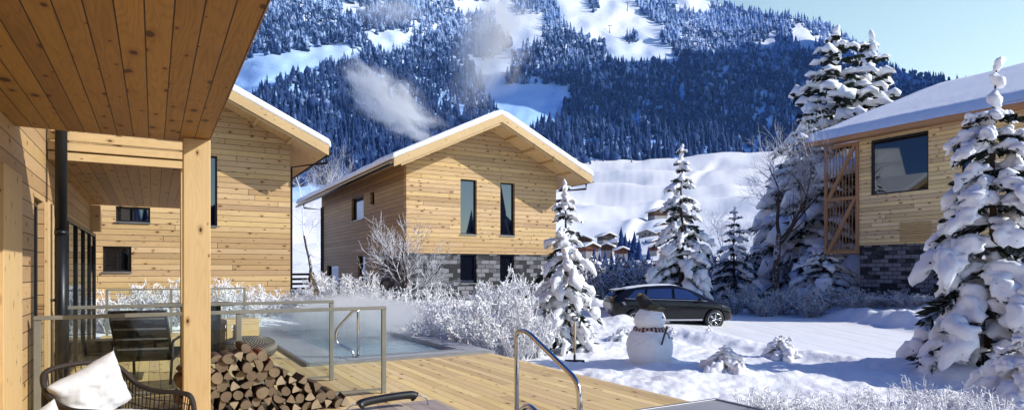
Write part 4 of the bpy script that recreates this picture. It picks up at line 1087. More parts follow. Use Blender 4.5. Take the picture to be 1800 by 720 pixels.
mb = MB(); mb.add(*lumpy((0, 0, 0.38), (0.475, 0.46, 0.47), 1.0, 5, 0.07, 3, -0.06)); mb.add(*lumpy((0.36, -0.22, 0.06), (0.2, 0.2, 0.14), 4.0, 3, 0.12)); mb.build('body', snow_ball, sm, True)
mb = MB(); mb.add(*lumpy((0.01, 0, 0.925), (0.315, 0.30, 0.275), 2.0, 5, 0.06)); head = mb.build('head', snow_ball, sm, True)
mb = MB()
for a, z in ((-0.75, 0.98), (0.3, 0.99)): mb.add(*lumpy((0.01+0.30*math.cos(a), 0.285*math.sin(a), z), (0.024, 0.024, 0.024), 3, 2))
mb.build('eye', M['rubber'], head, True)
mb = MB(); mb.tube([(0.29, -0.06, 0.90), (0.38, -0.08, 0.89), (0.42, -0.09, 0.88)], [0.035, 0.028, 0.006], 8); mb.build('nose', plain('weathered_carrot', (0.75, 0.62, 0.55), 0.7), head, True)
def scarf_mat():
    t = NT('striped_scarf'); s3 = t.sep(t.coord()); an = t.math('ARCTAN2', s3[1], s3[0])
    f = t.ramp(t.math('SINE', t.math('MULTIPLY', an, 24.0)), -0.15, 0.15, 0, 1)
    g = t.ramp(t.math('SINE', t.math('MULTIPLY', s3[2], 95.0)), -0.3, 0.3, 0.7, 1)
    t.pbsdf(t.mix(f, (0.07, 0.025, 0.025), t.mix(g, (0.20, 0.08, 0.07), (0.55, 0.42, 0.36))), 0.9); return t.m
mb = MB()
ring = [(0.285*math.cos(a)+0.005, 0.275*math.sin(a), 0.715+0.01*math.sin(3*a)) for a in np.linspace(0, 2*math.pi, 40)]
mb.tube(ring, [0.062+0.008*math.sin(i*1.3) for i in range(40)], 10); mb.tube(spline([(0.25, -0.2, 0.70), (0.33, -0.20, 0.62), (0.36, -0.20, 0.54)], 4), 0.035, 6); mb.build('scarf', scarf_mat(), sm, True)
felt = plain('olive_felt', (0.105, 0.088, 0.05), 0.95, 0, 0.35, 12, 0.4)
mb = MB(); brim = lumpy((0.07, 0, 1.15), (0.235, 0.235, 0.07), 8.0, 4, 0.16, 2.5); mb.add(*brim)
mb.add(*lumpy((0.05, 0, 1.18), (0.20, 0.19, 0.10), 3.0, 3, 0.12)); hat = mb.build('hat', felt, sm, True)
mb = MB(); mb.tube([(-0.02, 0, 1.17), (-0.10, 0, 1.28), (-0.19, -0.01, 1.41), (-0.20, -0.01, 1.425)], [0.155, 0.135, 0.115, 0.05], 14)
for v_i in range(len(mb.v)):
    p = Vector(mb.v[v_i]); mb.v[v_i] = tuple(p + Vector((0.025*mnoise.noise(p*8), 0.025*mnoise.noise(p*8+Vector((3, 3, 3))), 0.02*mnoise.noise(p*9))))
mb.build('hat_crown', plain('dark_felt', (0.022, 0.020, 0.022), 0.9, 0, 0.3, 12, 0.4), hat, True)
mb = MB(); mb.box(-0.235, -0.165, -0.06, 0.03, 1.385, 1.47); mb.build('hat_patch', plain('mustard_patch', (0.24, 0.19, 0.04), 0.9), hat, bevel=0.015)
mb = MB()
mb.tube(spline([(0.16, -0.43, 0.46), (0.19, -0.48, 0.62), (0.235, -0.52, 0.78), (0.25, -0.53, 0.85)], 4), [0.018]*9+[0.012]*4, 6); mb.tube([(0.235, -0.52, 0.77), (0.215, -0.54, 0.84)], 0.010, 6); mb.tube([(0.235, -0.52, 0.77), (0.29, -0.53, 0.83)], 0.009, 6)
mb.build('stick_arm', M['bark'], sm, True)
mb = MB(); mb.add(*lumpy((0.465, -0.05, 0.42), (0.028, 0.03, 0.03), 6, 2, 0.2)); mb.add(*lumpy((0.452, -0.08, 0.55), (0.025, 0.026, 0.026), 7, 2, 0.2)); mb.build('button', M['bark'], sm, True)

hx, hy = on_depth(1010, 633, 12.9)[:2]; hz = gz(hx, hy) - 0.02
sh = thing('snow_shovel', 'snow pusher with wooden pole and black blade stuck in the snow by the fir', 'shovel', (hx, hy, hz), R(-8))
mb = MB(); mb.tube([(0, 0, 0.08), (0.01, 0.01, 0.86)], 0.017, 10); mb.build('pole', M['timber_z'], sh, True)
mb = MB(); mb.tube([(0, 0, 0.05), (0.0, 0.0, 0.17)], 0.024, 10); mb.prism([(-0.02, 0.0), (0.012, 0.0), (0.03, 0.06), (0.01, 0.068)], 'x', -0.205, 0.205); mb.build('blade', M['rubber'], sh)
mb = MB(); mb.tube(round_path([(0.01, 0.01, 0.86), (-0.05, 0.01, 0.90), (-0.055, 0.01, 0.965), (0.075, 0.01, 0.965), (0.07, 0.01, 0.90), (0.01, 0.01, 0.86)], 0.03), 0.012, 8); mb.build('grip', M['frame_dark'], sh, True)

# ------------------------------------------------------------------ black hatchback
def make_car():
    x0_, y0_, _ = on_depth(1172, 570, 21.9)
    zc = gz(x0_, y0_) + 0.0
    root = thing('parked_car', 'black estate car with frosted roof parked side-on in the snowy yard', 'car', (x0_, y0_, -0.395), R(4))
    paint = NT('black_car_paint'); c = paint.coord(); g = paint.noise(c, 3, 3)
    paint.pbsdf((0.008, 0.008, 0.010), paint.ramp(g, 0.3, 0.7, 0.18, 0.28, False), 0.0, None, Coat_Weight=0.35, Coat_Roughness=0.03, Specular_IOR_Level=0.3); paint = paint.m
    # x (rear -2.15 .. nose 2.12), half width, sill z, belt z, roof half width, roof z
    ST_ = [(-2.13, 0.60, 0.42, 0.80, 0.50, 0.90), (-2.10, 0.74, 0.30, 0.92, 0.57, 1.01), (-2.0, 0.82, 0.24, 1.00, 0.58, 1.12), (-1.82, 0.87, 0.21, 1.03, 0.58, 1.27), (-1.5, 0.895, 0.20, 1.02, 0.585, 1.36), (-1.0, 0.90, 0.195, 1.005, 0.60, 1.43),
           (-0.5, 0.90, 0.19, 0.99, 0.615, 1.465), (0.0, 0.90, 0.19, 0.975, 0.61, 1.475), (0.35, 0.90, 0.19, 0.965, 0.60, 1.43), (0.75, 0.90, 0.19, 0.95, 0.585, 1.305), (1.10, 0.90, 0.19, 0.935, 0.575, 1.14), (1.38, 0.895, 0.195, 0.91, 0.60, 0.995),
           (1.60, 0.88, 0.20, 0.86, 0.60, 0.90), (1.8, 0.85, 0.21, 0.80, 0.58, 0.835), (2.0, 0.78, 0.23, 0.70, 0.52, 0.74), (2.10, 0.66, 0.27, 0.60, 0.45, 0.64), (2.13, 0.50, 0.34, 0.52, 0.35, 0.55)]
    def ring(s):
        x, hw, sz, bz, rw, rz = s; rz = max(rz, bz+0.02)
        half = [(hw*0.80, sz), (hw*0.97, sz+0.07), (hw, sz+0.24), (hw*1.0, bz-0.20), (hw*0.965, bz), (rw+(hw*0.965-rw)*0.10, bz+(rz-bz)*0.86), (rw*0.86, rz-0.012), (rw*0.45, rz+0.008)]
        return [(x, -a, b) for a, b in half] + [(x, a, b) for a, b in reversed(half)]
    rings = [ring(s) for s in ST_]; n = 16
    V = [p for r in rings for p in r]; F = [(i*n+k, i*n+(k+1) % n, (i+1)*n+(k+1) % n, (i+1)*n+k) for i in range(len(rings)-1) for k in range(n)]
    F += [tuple(range(n-1, -1, -1)), tuple((len(rings)-1)*n+k for k in range(n))]
    me = bpy.data.meshes.new('body'); me.from_pydata(V, [], F)
    body = link('body', me, paint, root, True)
    ss = body.modifiers.new('s', 'SUBSURF'); ss.levels = 2; ss.render_levels = 2
    cut = MB(); WX = (-1.36, 1.36)
    for wx in WX:
        cut.lathe([(0.375, -1.2), (0.375, -0.58)], (wx, 0, 0.325), 32, 'y'); cut.lathe([(0.375, 0.58), (0.375, 1.2)], (wx, 0, 0.325), 32, 'y')
    co = cut.build('cutter', None, root)
    bo = body.modifiers.new('b', 'BOOLEAN'); bo.object = co; bo.operation = 'DIFFERENCE'; bo.solver = 'EXACT'
    dg = bpy.context.evaluated_depsgraph_get(); dg.update()
    m2 = bpy.data.meshes.new_from_object(body.evaluated_get(dg)); body.modifiers.clear(); body.data = m2
    if not m2.materials: m2.materials.append(paint)
    m2.polygons.foreach_set('use_smooth', [True]*len(m2.polygons))
    es = body.modifiers.new('e', 'EDGE_SPLIT'); es.split_angle = R(40)
    bpy.data.objects.remove(co)
    # side window band, cut from the same skin and set just proud of it
    xs = [s[0] for s in ST_]
    def sec(x):
        return [np.interp(x, xs, [s[j] for s in ST_]) for j in range(1, 6)]
    def skin(x, t, side, off=0.012):
        hw, sz, bz, rw, rz = sec(x); a0, a1 = hw*0.965, rw+(hw*0.965-rw)*0.10; z0, z1 = bz, bz+(rz-bz)*0.86
        # rounded by the subdivision: pull in a little in the middle of the band
        return (x, side*(a0+(a1-a0)*t + off + 0.012*math.sin(math.pi*t)), z0+(z1-z0)*t)
    dark_glass = glossy_pane('car_glass', (0.03, 0.034, 0.04), 2.6)
    def band(mb, x0, x1, x0t, x1t, t0, t1, side, nn=8):
        P = []
        for i in range(nn+1):
            s = i/nn
            for t in (0.0, 0.5, 1.0):
                x = (x0+(x1-x0)*s)*(1-t) + (x0t+(x1t-x0t)*s)*t; P.append(skin(x, t0+(t1-t0)*t, side))
        mb.add(P, [(3*i+j, 3*i+j+1, 3*i+j+4, 3*i+j+3) for i in range(nn) for j in range(2)])
    for side in (-1, 1):
        for (a, b, c_, d_) in ((-1.62, -1.05, -1.30, -0.98), (-0.98, -0.10, -0.88, -0.06), (0.0, 1.02, 0.03, 0.52)):
            mb = MB(); band(mb, a, b, c_, d_, 0.10, 0.88, side); mb.build('side_window', dark_glass, root, True)
        mb = MB()
        P0 = [skin(x, 0.02, side, 0.014) for x in np.linspace(-1.70, 1.12, 20)]; mb.tube(P0, 0.009, 6); mb.build('chrome_trim', M['steel'], root, True)
        mb = MB(); mb.box(-0.95, 0.93, side*0.905-0.008, side*0.905+0.008, 0.285, 0.335); mb.build('sill_trim', M['steel'], root)
        mb = MB(); mb.box(-1.0, -0.62, side*0.913-0.009, side*0.913+0.009, 0.295, 0.345); mb.build('sill_reflector', plain('red_trim', (0.45, 0.05, 0.03), 0.3), root)
        for hx_ in (-0.85, 0.12):
            mb = MB(); mb.tube([(hx_, side*0.915, 0.80), (hx_+0.17, side*0.915, 0.79)], 0.014, 8); mb.build('handle', paint, root, True)
        mb = MB(); mb.add(*lumpy((0.82, side*1.0, 0.985), (0.075, 0.10, 0.065), 1, 3, 0.0)); mb.tube([(0.82, side*0.88, 0.94), (0.82, side*0.98, 0.965)], 0.022, 8); mb.build('mirror', paint, root, True)
        mb = MB(); mb.add([(1.62, side*0.862, 0.78), (1.62, side*0.862, 0.66), (1.98, side*0.765, 0.585), (1.98, side*0.765, 0.665), (1.55, side*0.88, 0.79)], [(0, 1, 2, 3)]); mb.v = mb.v[:4]
        mb.v = [(x, y+side*0.02, z+0.035) for x, y, z in mb.v]; mb.build('headlight', M['pane_bright'], root)
        mb = MB(); P = [(-2.10, side*0.70, 0.86), (-1.72, side*0.892, 0.93), (-1.66, side*0.902, 0.82), (-2.12, side*0.70, 0.72)]; mb.add(P, [(0, 1, 2, 3)]); mb.build('tail_light', plain('tail_light_glass', (0.30, 0.24, 0.25), 0.08), root)
    mb = MB(); mb.add([(-2.02, -0.50, 1.08), (-2.02, 0.50, 1.08), (-1.84, 0.50, 1.25), (-1.84, -0.50, 1.25)], [(0, 1, 2, 3)]); mb.v = [(x-0.02, y, z+0.015) for x, y, z in mb.v]; mb.build('rear_window', dark_glass, root)
    mb = MB(); mb.add([(-1.95, -0.54, 1.30), (-1.95, 0.54, 1.30), (-1.60, 0.57, 1.355), (-1.60, -0.57, 1.355), (-1.95, -0.54, 1.275), (-1.95, 0.54, 1.275), (-1.60, 0.57, 1.33), (-1.60, -0.57, 1.33)], [(0,1,2,3), (7,6,5,4), (0,4,5,1), (1,5,6,2), (2,6,7,3), (3,7,4,0)]); mb.build('spoiler', paint, root)
    mb = MB(); nx_ = 22
    for i in range(nx_+1):
        x = -1.62 + 1.9*i/nx_; hw, sz, bz, rw, rz = sec(x)
        for t in (-0.86, -0.45, 0, 0.45, 0.86):
            ed = 0.0 if i in (0, nx_) or abs(t) > 0.8 else 0.02
            mb.v.append((x, t*rw*0.96, rz + 0.004 - 0.02*abs(t)**3 + ed + 0.006*mnoise.noise(Vector((x*5, t*5, 0)))))
    for i in range(nx_):
        for j in range(4): q = i*5+j; mb.f.append((q, q+1, q+6, q+5))
    mb.build('roof_snow', M['snow_clump'], root, True)
    mb = MB(); mb.box(2.085, 2.135, -0.26, 0.26, 0.30, 0.40); mb.build('grille', M['rubber'], root); mb = MB(); mb.box(-2.145, -2.10, -0.27, 0.27, 0.55, 0.66); mb.build('number_plate', plain('plate_white', (0.6, 0.6, 0.58), 0.4), root)
    for wx in WX:
        for side in (-1, 1):
            whl = thing('wheel', None, None, (wx, side*0.80, 0.325)); whl.parent = root
            mb = MB(); mb.lathe([(0.225, -0.10), (0.30, -0.105), (0.322, -0.085), (0.325, 0), (0.322, 0.085), (0.30, 0.105), (0.225, 0.10)], (0, 0, 0), 36, 'y'); mb.build('tyre', M['rubber'], whl, True)
            mb = MB(); mb.lathe([(0.19, -0.07), (0.232, -0.108), (0.236, 0.0), (0.232, 0.108), (0.19, 0.07)], (0, 0, 0), 36, 'y'); mb.build('wheel_well', M['rubber'], whl)
            mb = MB(); ys = side*0.098
            for k in range(10):
                a = 2*math.pi*(k//2)/5 + (0.17 if k % 2 else -0.17); b_ = 2*math.pi*(k//2)/5 + (0.10 if k % 2 else -0.10)
                mb.tube([(0.04*math.cos(b_), ys, 0.04*math.sin(b_)), (0.222*math.cos(a), ys+side*0.012, 0.222*math.sin(a))], [0.018, 0.012], 6)
            mb.lathe([(0.03, ys-0.02), (0.055, ys), (0.03, ys+0.02)], (0, 0, 0), 18, 'y')
            t_ = [(0.225*math.cos(a), ys+side*0.01, 0.225*math.sin(a)) for a in np.linspace(0, 2*math.pi, 37)]; mb.tube(t_, 0.011, 6, False)
            mb.build('rim', M['steel'], whl, True)
    return root
make_car()

# ------------------------------------------------------------------ plants
def unit_ico(sub):
    bm = bmesh.new(); bmesh.ops.create_icosphere(bm, subdivisions=sub, radius=1.0)
    V = np.array([v.co[:] for v in bm.verts]); F = np.array([[x.index for x in f.verts] for f in bm.faces]); bm.free(); return V, F
ICO2 = unit_ico(2); ICO3 = unit_ico(3); ICO1 = unit_ico(1)
class Pile:
    """numpy triangle soup for one part"""
    def __init__(s): s.V = []; s.F = []; s.n = 0
    def add(s, V, F): s.V.append(V); s.F.append(F + s.n); s.n += len(V)
    def build(s, name, mat, parent, smooth=True): return np_mesh(name, np.concatenate(s.V), np.concatenate(s.F), mat, parent, smooth)
def blob(pile, c, ax, rx, ry, rz, rng, ico=ICO2, lump=0.25, sag=0.0):
    """pillow of snow: long axis ax (unit), sizes, lumpy, underside flattened"""
    V, F = ico; ph = rng.uniform(0, 6.28, 6)
    p = V.copy(); d = 1 + lump*(np.sin(V[:, 0]*2.6+ph[0])*np.sin(V[:, 1]*3.0+ph[1]) + 0.6*np.sin(V[:, 2]*4.2+ph[2])*np.sin(V[:, 0]*5.1+ph[3]) + 0.35*np.sin(V[:, 1]*8+ph[4])*np.sin(V[:, 0]*9+ph[5]))
    p = p*d[:, None]; p[:, 2] = np.where(p[:, 2] < 0, p[:, 2]*0.55, p[:, 2])
    ax = ax/np.linalg.norm(ax); side = np.cross([0, 0, 1.0], ax); ns = np.linalg.norm(side)
    side = side/ns if ns > 1e-3 else np.array([0, 1.0, 0]); up = np.cross(ax, side)
    q = p[:, :1]*rx*ax + p[:, 1:2]*ry*side + p[:, 2:3]*rz*up
    q[:, 2] -= sag*(p[:, 0]**2)*rx
    pile.add(q + c, F)
def strip_tube(pile, pts, radii, n=5):
    pts = np.asarray(pts); m = len(pts); V = []; 
    for i in range(m):
        t = pts[min(i+1, m-1)] - pts[max(i-1, 0)]; t = t/(np.linalg.norm(t)+1e-9)
        a = np.cross(t, [0.31, 0.2, 0.93]); a /= np.linalg.norm(a)+1e-9; b = np.cross(t, a)
        for k in range(n):
            g = 2*np.pi*k/n; V.append(pts[i] + radii[i]*(a*np.cos(g)+b*np.sin(g)))
    F = []
    for i in range(m-1):
        for k in range(n):
            p, q, r, s = i*n+k, i*n+(k+1) % n, (i+1)*n+(k+1) % n, (i+1)*n+k; F += [(p, q, r), (p, r, s)]
    pile.add(np.array(V), np.array(F))
def spike(pile, p, d, L, w_, rng):
    """a flat tapering twig of needles"""
    d = d/np.linalg.norm(d); s = np.cross(d, rng.normal(0, 1, 3)); s /= np.linalg.norm(s)+1e-9
    pile.add(np.array([p - s*w_*0.5, p + s*w_*0.5, p + d*L*0.55 + s*w_*0.7, p + d*L, p + d*L*0.55 - s*w_*0.7]), np.array([(0, 1, 2), (0, 2, 4), (4, 2, 3)]))
def snowy_fir(label, loc, h, rad, seed, clump=1.0, whorls=16, base=0.06, droop=0.5, group=None, needles=1.0, ico=ICO2, lean=(0, 0), power=0.85, snow_p=0.9, flat=1.0, frost=False, name='snowy_fir', sparse=0.0, top=0.97, bigtip=1.0):
    rng = np.random.RandomState(seed); root = thing(name, label, 'fir tree', loc, rng.uniform(0, 6.28), group)
    tr, nd, sn = Pile(), Pile(), Pile()
    zs = np.linspace(0, h, 9); tpts = [(lean[0]*(z/h)**2 + 0.02*h*0.3*np.sin(z*2+seed), lean[1]*(z/h)**2, z) for z in zs]
    strip_tube(tr, tpts, [max(0.018*h*(1-z/h)+0.006, 0.01) for z in zs], 8)
    def axis_at(z): return np.array([np.interp(z, zs, [p[0] for p in tpts]), np.interp(z, zs, [p[1] for p in tpts]), z])
    for i in range(whorls):
        f = base + (top-base)*(i/(whorls-1))**0.92; z = f*h + rng.uniform(-0.012, 0.012)*h
        R0 = rad*(1-f)**power*(0.92+0.16*rng.rand()) + 0.03*h*0.6
        nb = int(round(4 + 3.5*(1-f))); a0 = rng.uniform(0, 6.28)
        for b in range(nb):
            if rng.rand() < sparse: continue
            a = a0 + 2*np.pi*b/nb + rng.uniform(-0.35, 0.35); L = R0*rng.uniform(0.68, 1.16)
            dr = np.array([np.cos(a), np.sin(a), 0.0]); o = axis_at(z); lift = rng.uniform(0.10, 0.28)*(0.4+f)
            tt_ = np.linspace(0, 1, 6); pts = np.array([o + dr*L*t + np.array([0, 0, L*(lift*t - droop*(1.15-0.6*f)*t*t)]) for t in tt_])
            strip_tube(nd, pts, [0.006*h*(1-0.75*t)*(1.2-f) + 0.003 for t in tt_], 4)
            nn = int(max(6, 15*needles*(0.5+L/rad*0.7)))
            for k in range(nn):
                t = rng.uniform(0.15, 1.0); p = np.array([np.interp(t, tt_, pts[:, j]) for j in range(3)])
                sd = np.array([-dr[1], dr[0], 0])*rng.choice([-1, 1]); dd_ = dr*rng.uniform(0.2, 0.9) + sd*rng.uniform(0.2, 0.9) + np.array([0, 0, rng.uniform(-0.75, 0.05)])
                spike(nd, p, dd_, (0.14+0.13*rng.rand())*L + 0.035*h*0.35, 0.018*h*0.5 + 0.02*L, rng)
            if rng.rand() < snow_p:
                m = 4 if L > 0.5*rad else (3 if L > 0.3*rad else 2)
                for k in range(m):
                    t = (0.34, 0.58, 0.82, 1.0)[k] if m == 4 else ((0.42, 0.74, 1.0)[k] if m == 3 else (0.55, 0.98)[k])
                    t = min(t + rng.uniform(-0.1, 0.08), 1.03); j = min(int(t*5), 4); ax = pts[j+1]-pts[j]
                    p = pts[j] + ax*(t*5-j); s = L*clump*(0.8+0.5*rng.rand())
                    rz = s*0.105*rng.uniform(0.7, 1.5)*flat + 0.010*h*clump*flat
                    blob(sn, p + np.array([0, 0, rz*0.45]), ax + np.array([0, 0, -0.1*rng.rand()*np.linalg.norm(ax)]), s*0.20*rng.uniform(0.7, 1.4)+0.012*h*clump, s*0.145*rng.uniform(0.65, 1.5)+0.010*h*clump, rz, rng, ico, 0.42, 0.30)
    tip = axis_at(h)
    for k in range(4):
        z = h*(1.0-0.035*k*bigtip); p = axis_at(z) + np.append(rng.normal(0, 0.006*h, 2), 0)
        blob(sn, p, np.array([rng.normal(0, .3), rng.normal(0, .3), 1.0]), 0.026*h*clump*(1+0.1*k), 0.016*h*clump*(1+0.25*k), 0.016*h*clump*(1+0.25*k), rng, ico, 0.25)
    tr.build('trunk', M['bark'], root); nd.build('branches', M['needles_frost'] if frost else M['needles_rime'], root, False); sn.build('snow_load', M['snow_clump'], root)
    return root
def at(px, py, d):
    x, y, z = on_depth(px, py, d); return (x, y, gz(x, y) - 0.05)
def fir_px(label, px, ytop, d, rad, seed, **k):
    x, y, z = at(px, 0, d); h = EYE + (HY-ytop)/FPX*d - z; return snowy_fir(label, (x, y, z), h, rad, seed, **k)
fir_px('narrow snow-laden fir right of the gable chalet, behind the shovel', 994, 322, 14.3, 0.88, 31, whorls=15, clump=0.86, droop=0.66, sparse=0.12, snow_p=0.85, needles=1.7)
fir_px('slim pointed snowy fir behind the car roof', 1198, 260, 27.5, 1.55, 32, whorls=17, clump=0.82, droop=0.6, sparse=0.12, snow_p=0.85, needles=1.7)
fir_px('smaller dark fir with light snow right of the pointed fir', 1290, 366, 33, 1.5, 33, whorls=13, clump=0.7, droop=0.5, snow_p=0.6, needles=1.7)
fir_px('big foreground fir heaped with fat snow pillows at the right edge', 1742, 112, 11.0, 1.38, 34, whorls=13, clump=0.88, droop=0.66, needles=5.0, ico=ICO3, lean=(0.1, 0.0), base=0.09, sparse=0.08, snow_p=0.92, top=0.84, bigtip=1.6)
fir_px('low bushy young fir under heavy snow in the bottom right corner', 1800, 575, 8.6, 0.75, 35, whorls=7, clump=1.5, droop=0.5, ico=ICO3)
fir_px('tall old fir with layered snow pads behind the right house, left top', 1472, 52, 39, 5.3, 36, whorls=19, clump=0.95, droop=0.26, flat=0.8, needles=1.8, ico=ICO1, power=0.72, base=0.03, sparse=0.12)
fir_px('tall old fir with layered snow pads behind the right house, right top', 1526, 66, 42, 4.8, 37, whorls=17, clump=0.95, droop=0.26, flat=0.8, needles=1.8, ico=ICO1, power=0.75, base=0.05, sparse=0.12)
fir_px('shorter snowy fir at the left flank of the two tall old firs', 1416, 190, 37, 3.2, 38, whorls=17, clump=0.75, droop=0.34, flat=0.8, needles=2.0, ico=ICO2, power=0.8, sparse=0.14)
fir_px('broad low fir bending under snow beneath the balcony screen', 1450, 432, 30, 2.0, 39, whorls=9, clump=0.75, droop=0.45, power=0.6, needles=2.0, sparse=0.1)
fir_px('tiny snow-buried fir sapling between snowman and young fir', 1274, 606, 11.0, 0.40, 40, whorls=7, clump=1.5, droop=0.45, needles=1.4)
fir_px('snow-capped fir sapling standing in the open right of the snowman', 1374, 590, 13.4, 0.42, 41, whorls=6, clump=1.4, droop=0.5, needles=1.4, power=0.6)
fir_px('low snowy fir sapling just behind the snowman on its left', 1098, 575, 15.8, 0.62, 42, whorls=6, clump=1.3, droop=0.45, needles=1.4)
fir_px('little snow-covered seedling in front of the car sill', 1182, 575, 17.0, 0.16, 43, whorls=4, clump=1.6)
fir_px('little snow-covered seedling in front of the front wheel', 1246, 571, 17.4, 0.22, 44, whorls=4, clump=1.6)

def bare_tree(label, loc, h, seed, spread=0.55, levels=5, mat=None, frost=True, name='bare_tree', stems=1, up=0.2, r0=None, kids=(2, 3), fork=0.3, trunk_f=0.30, tip=0.004, twig=None):
    rng = np.random.RandomState(seed); root = thing(name, label, 'tree', loc, 0); tr, br, tw = Pile(), Pile(), Pile()
    def grow(p, d, L, r, lev):
        n = 5; pts = [p]; dd_ = d.copy()
        for i in range(n):
            dd_ = dd_ + rng.normal(0, 0.11, 3) + np.array([0, 0, up*0.12]); dd_ /= np.linalg.norm(dd_); pts.append(pts[-1] + dd_*L/n)
        rr = [r*(1-0.42*i/n) for i in range(n+1)]
        strip_tube(tr if lev == 0 else (tw if twig and lev >= 3 else br), pts, rr, 7 if lev == 0 else (5 if lev < 3 else 3))
        if lev >= levels: return
        kn = rng.randint(kids[0], kids[1]+1) + (2 if lev >= 1 else 1)
        for k in range(kn):
            t = 1.0 if k == 0 else rng.uniform(fork if lev == 0 else 0.2, 1.0); j = min(int(t*n), n-1); q = pts[j] + (pts[j+1]-pts[j])*(t*n-j)
            s = rng.normal(0, 1, 3); s -= dd_*s.dot(dd_); s /= np.linalg.norm(s)
            nd_ = dd_*(1-spread*(0.4 if k == 0 else 1)) + s*spread*(0.5 if k == 0 else 1.1) + np.array([0, 0, up]); nd_ /= np.linalg.norm(nd_)
            grow(q, nd_, L*rng.uniform(0.58, 0.82), max(rr[j]*(0.72 if k == 0 else 0.52), tip), lev+1)
    for s in range(stems):
        d0 = np.array([rng.normal(0, .12 + .2*(stems > 1)), rng.normal(0, .12), 1.0]); grow(np.array([0.06*s, 0, 0.0]), d0/np.linalg.norm(d0), h*trunk_f, r0 or h*0.017, 0)
    tr.build('trunk', M['bark_snow'], root); br.build('branches', mat or M['bark_snow'], root)
    if twig: tw.build('twigs', twig, root)
    return root
TSEED = 61
def tree_px(label, px, ytop, d, seed, **k):
    x, y, z = at(px, 0, d); return bare_tree(label, (x, y, z), (EYE + (HY-ytop)/FPX*d - z)*1.25, seed, **k)
tree_px('small bare tree with snowy twigs in front of the gable chalet', 705, 392, 19.3, 51, stems=2, levels=4, r0=0.06, spread=0.55, trunk_f=0.34, tip=0.006, twig=M['twig_grey'])
tree_px('large bare tree with rimed branches beside the right house', 1366, 245, 30, TSEED, levels=5, spread=0.5, r0=0.20, fork=0.8, kids=(2, 3), trunk_f=0.36, tip=0.007, twig=M['twig_grey'], mat=M['bark'])
tree_px('thin white-rimed tree between the pointed fir and the large bare tree', 1308, 330, 36, 55, levels=5, spread=0.6, r0=0.08, mat=M['twig_frost'])
tree_px('white-rimed tree seen in the gap between the two left chalets', 548, 250, 46, 53, levels=5, spread=0.62, r0=0.14, mat=M['twig_frost'], name='rimed_tree')
tree_px('second rimed tree behind the gap, its crown above the eaves', 606, 262, 54, 54, levels=5, spread=0.62, r0=0.13, mat=M['twig_frost'], name='rimed_tree')

def shrub_mesh(seed, h=1.0, r=0.8, stems=26, twigs=9, thick=0.012, arch=0.3):
    rng = np.random.RandomState(seed); pl = Pile()
    for s in range(stems):
        a = rng.uniform(0, 6.28); lean = rng.uniform(0.05, 1.0)**0.7; d = np.array([np.cos(a)*lean*r/h, np.sin(a)*lean*r/h, 1.0]); L = h*rng.uniform(0.65, 1.05)
        tt_ = np.linspace(0, 1, 5); b0 = np.array([np.cos(a), np.sin(a), 0])*rng.uniform(0, 0.3)*r
        pts = np.array([b0 + d*L*t/np.linalg.norm(d)*1.1 + np.array([np.cos(a), np.sin(a), -0.5])*arch*t*t*lean*h*0.5 + rng.normal(0, 0.015, 3) for t in tt_])
        strip_tube(pl, pts, [thick*(1.1-0.6*t) for t in tt_], 3)
        for k in range(twigs):
            t = rng.uniform(0.2, 1.0); p = np.array([np.interp(t, tt_, pts[:, j]) for j in range(3)])
            q = rng.normal(0, 1, 3) + np.array([0, 0, 0.7]); q /= np.linalg.norm(q); l2 = h*rng.uniform(0.10, 0.24); e_ = p + q*l2
            strip_tube(pl, [p, p+q*l2*0.5+rng.normal(0, 0.01, 3), e_], [thick*0.8, thick*0.75, thick*0.45], 3)
            for m in range(3):
                t2 = rng.uniform(0.3, 1.0); p2 = p + q*l2*t2; q2 = q + rng.normal(0, 0.8, 3); q2 /= np.linalg.norm(q2)
                strip_tube(pl, [p2, p2 + q2*h*rng.uniform(0.04, 0.10)], [thick*0.7, thick*0.4], 3)
    return pl
PROTO = {}
def shrub(label, loc, h, r, kind, rz, group, mat):
    key = (kind, mat.name)
    root = thing('frosted_shrub', label, 'shrub', loc, rz, group); root.scale = (r, r, h)
    if key not in PROTO: PROTO[key] = shrub_mesh(60+kind, 1.0, 0.9, 34, 10, 0.014).build('twigs', mat, root, False)
    else: o = PROTO[key].copy(); col.objects.link(o); o.parent = root
    return root
rs = random.Random(9)
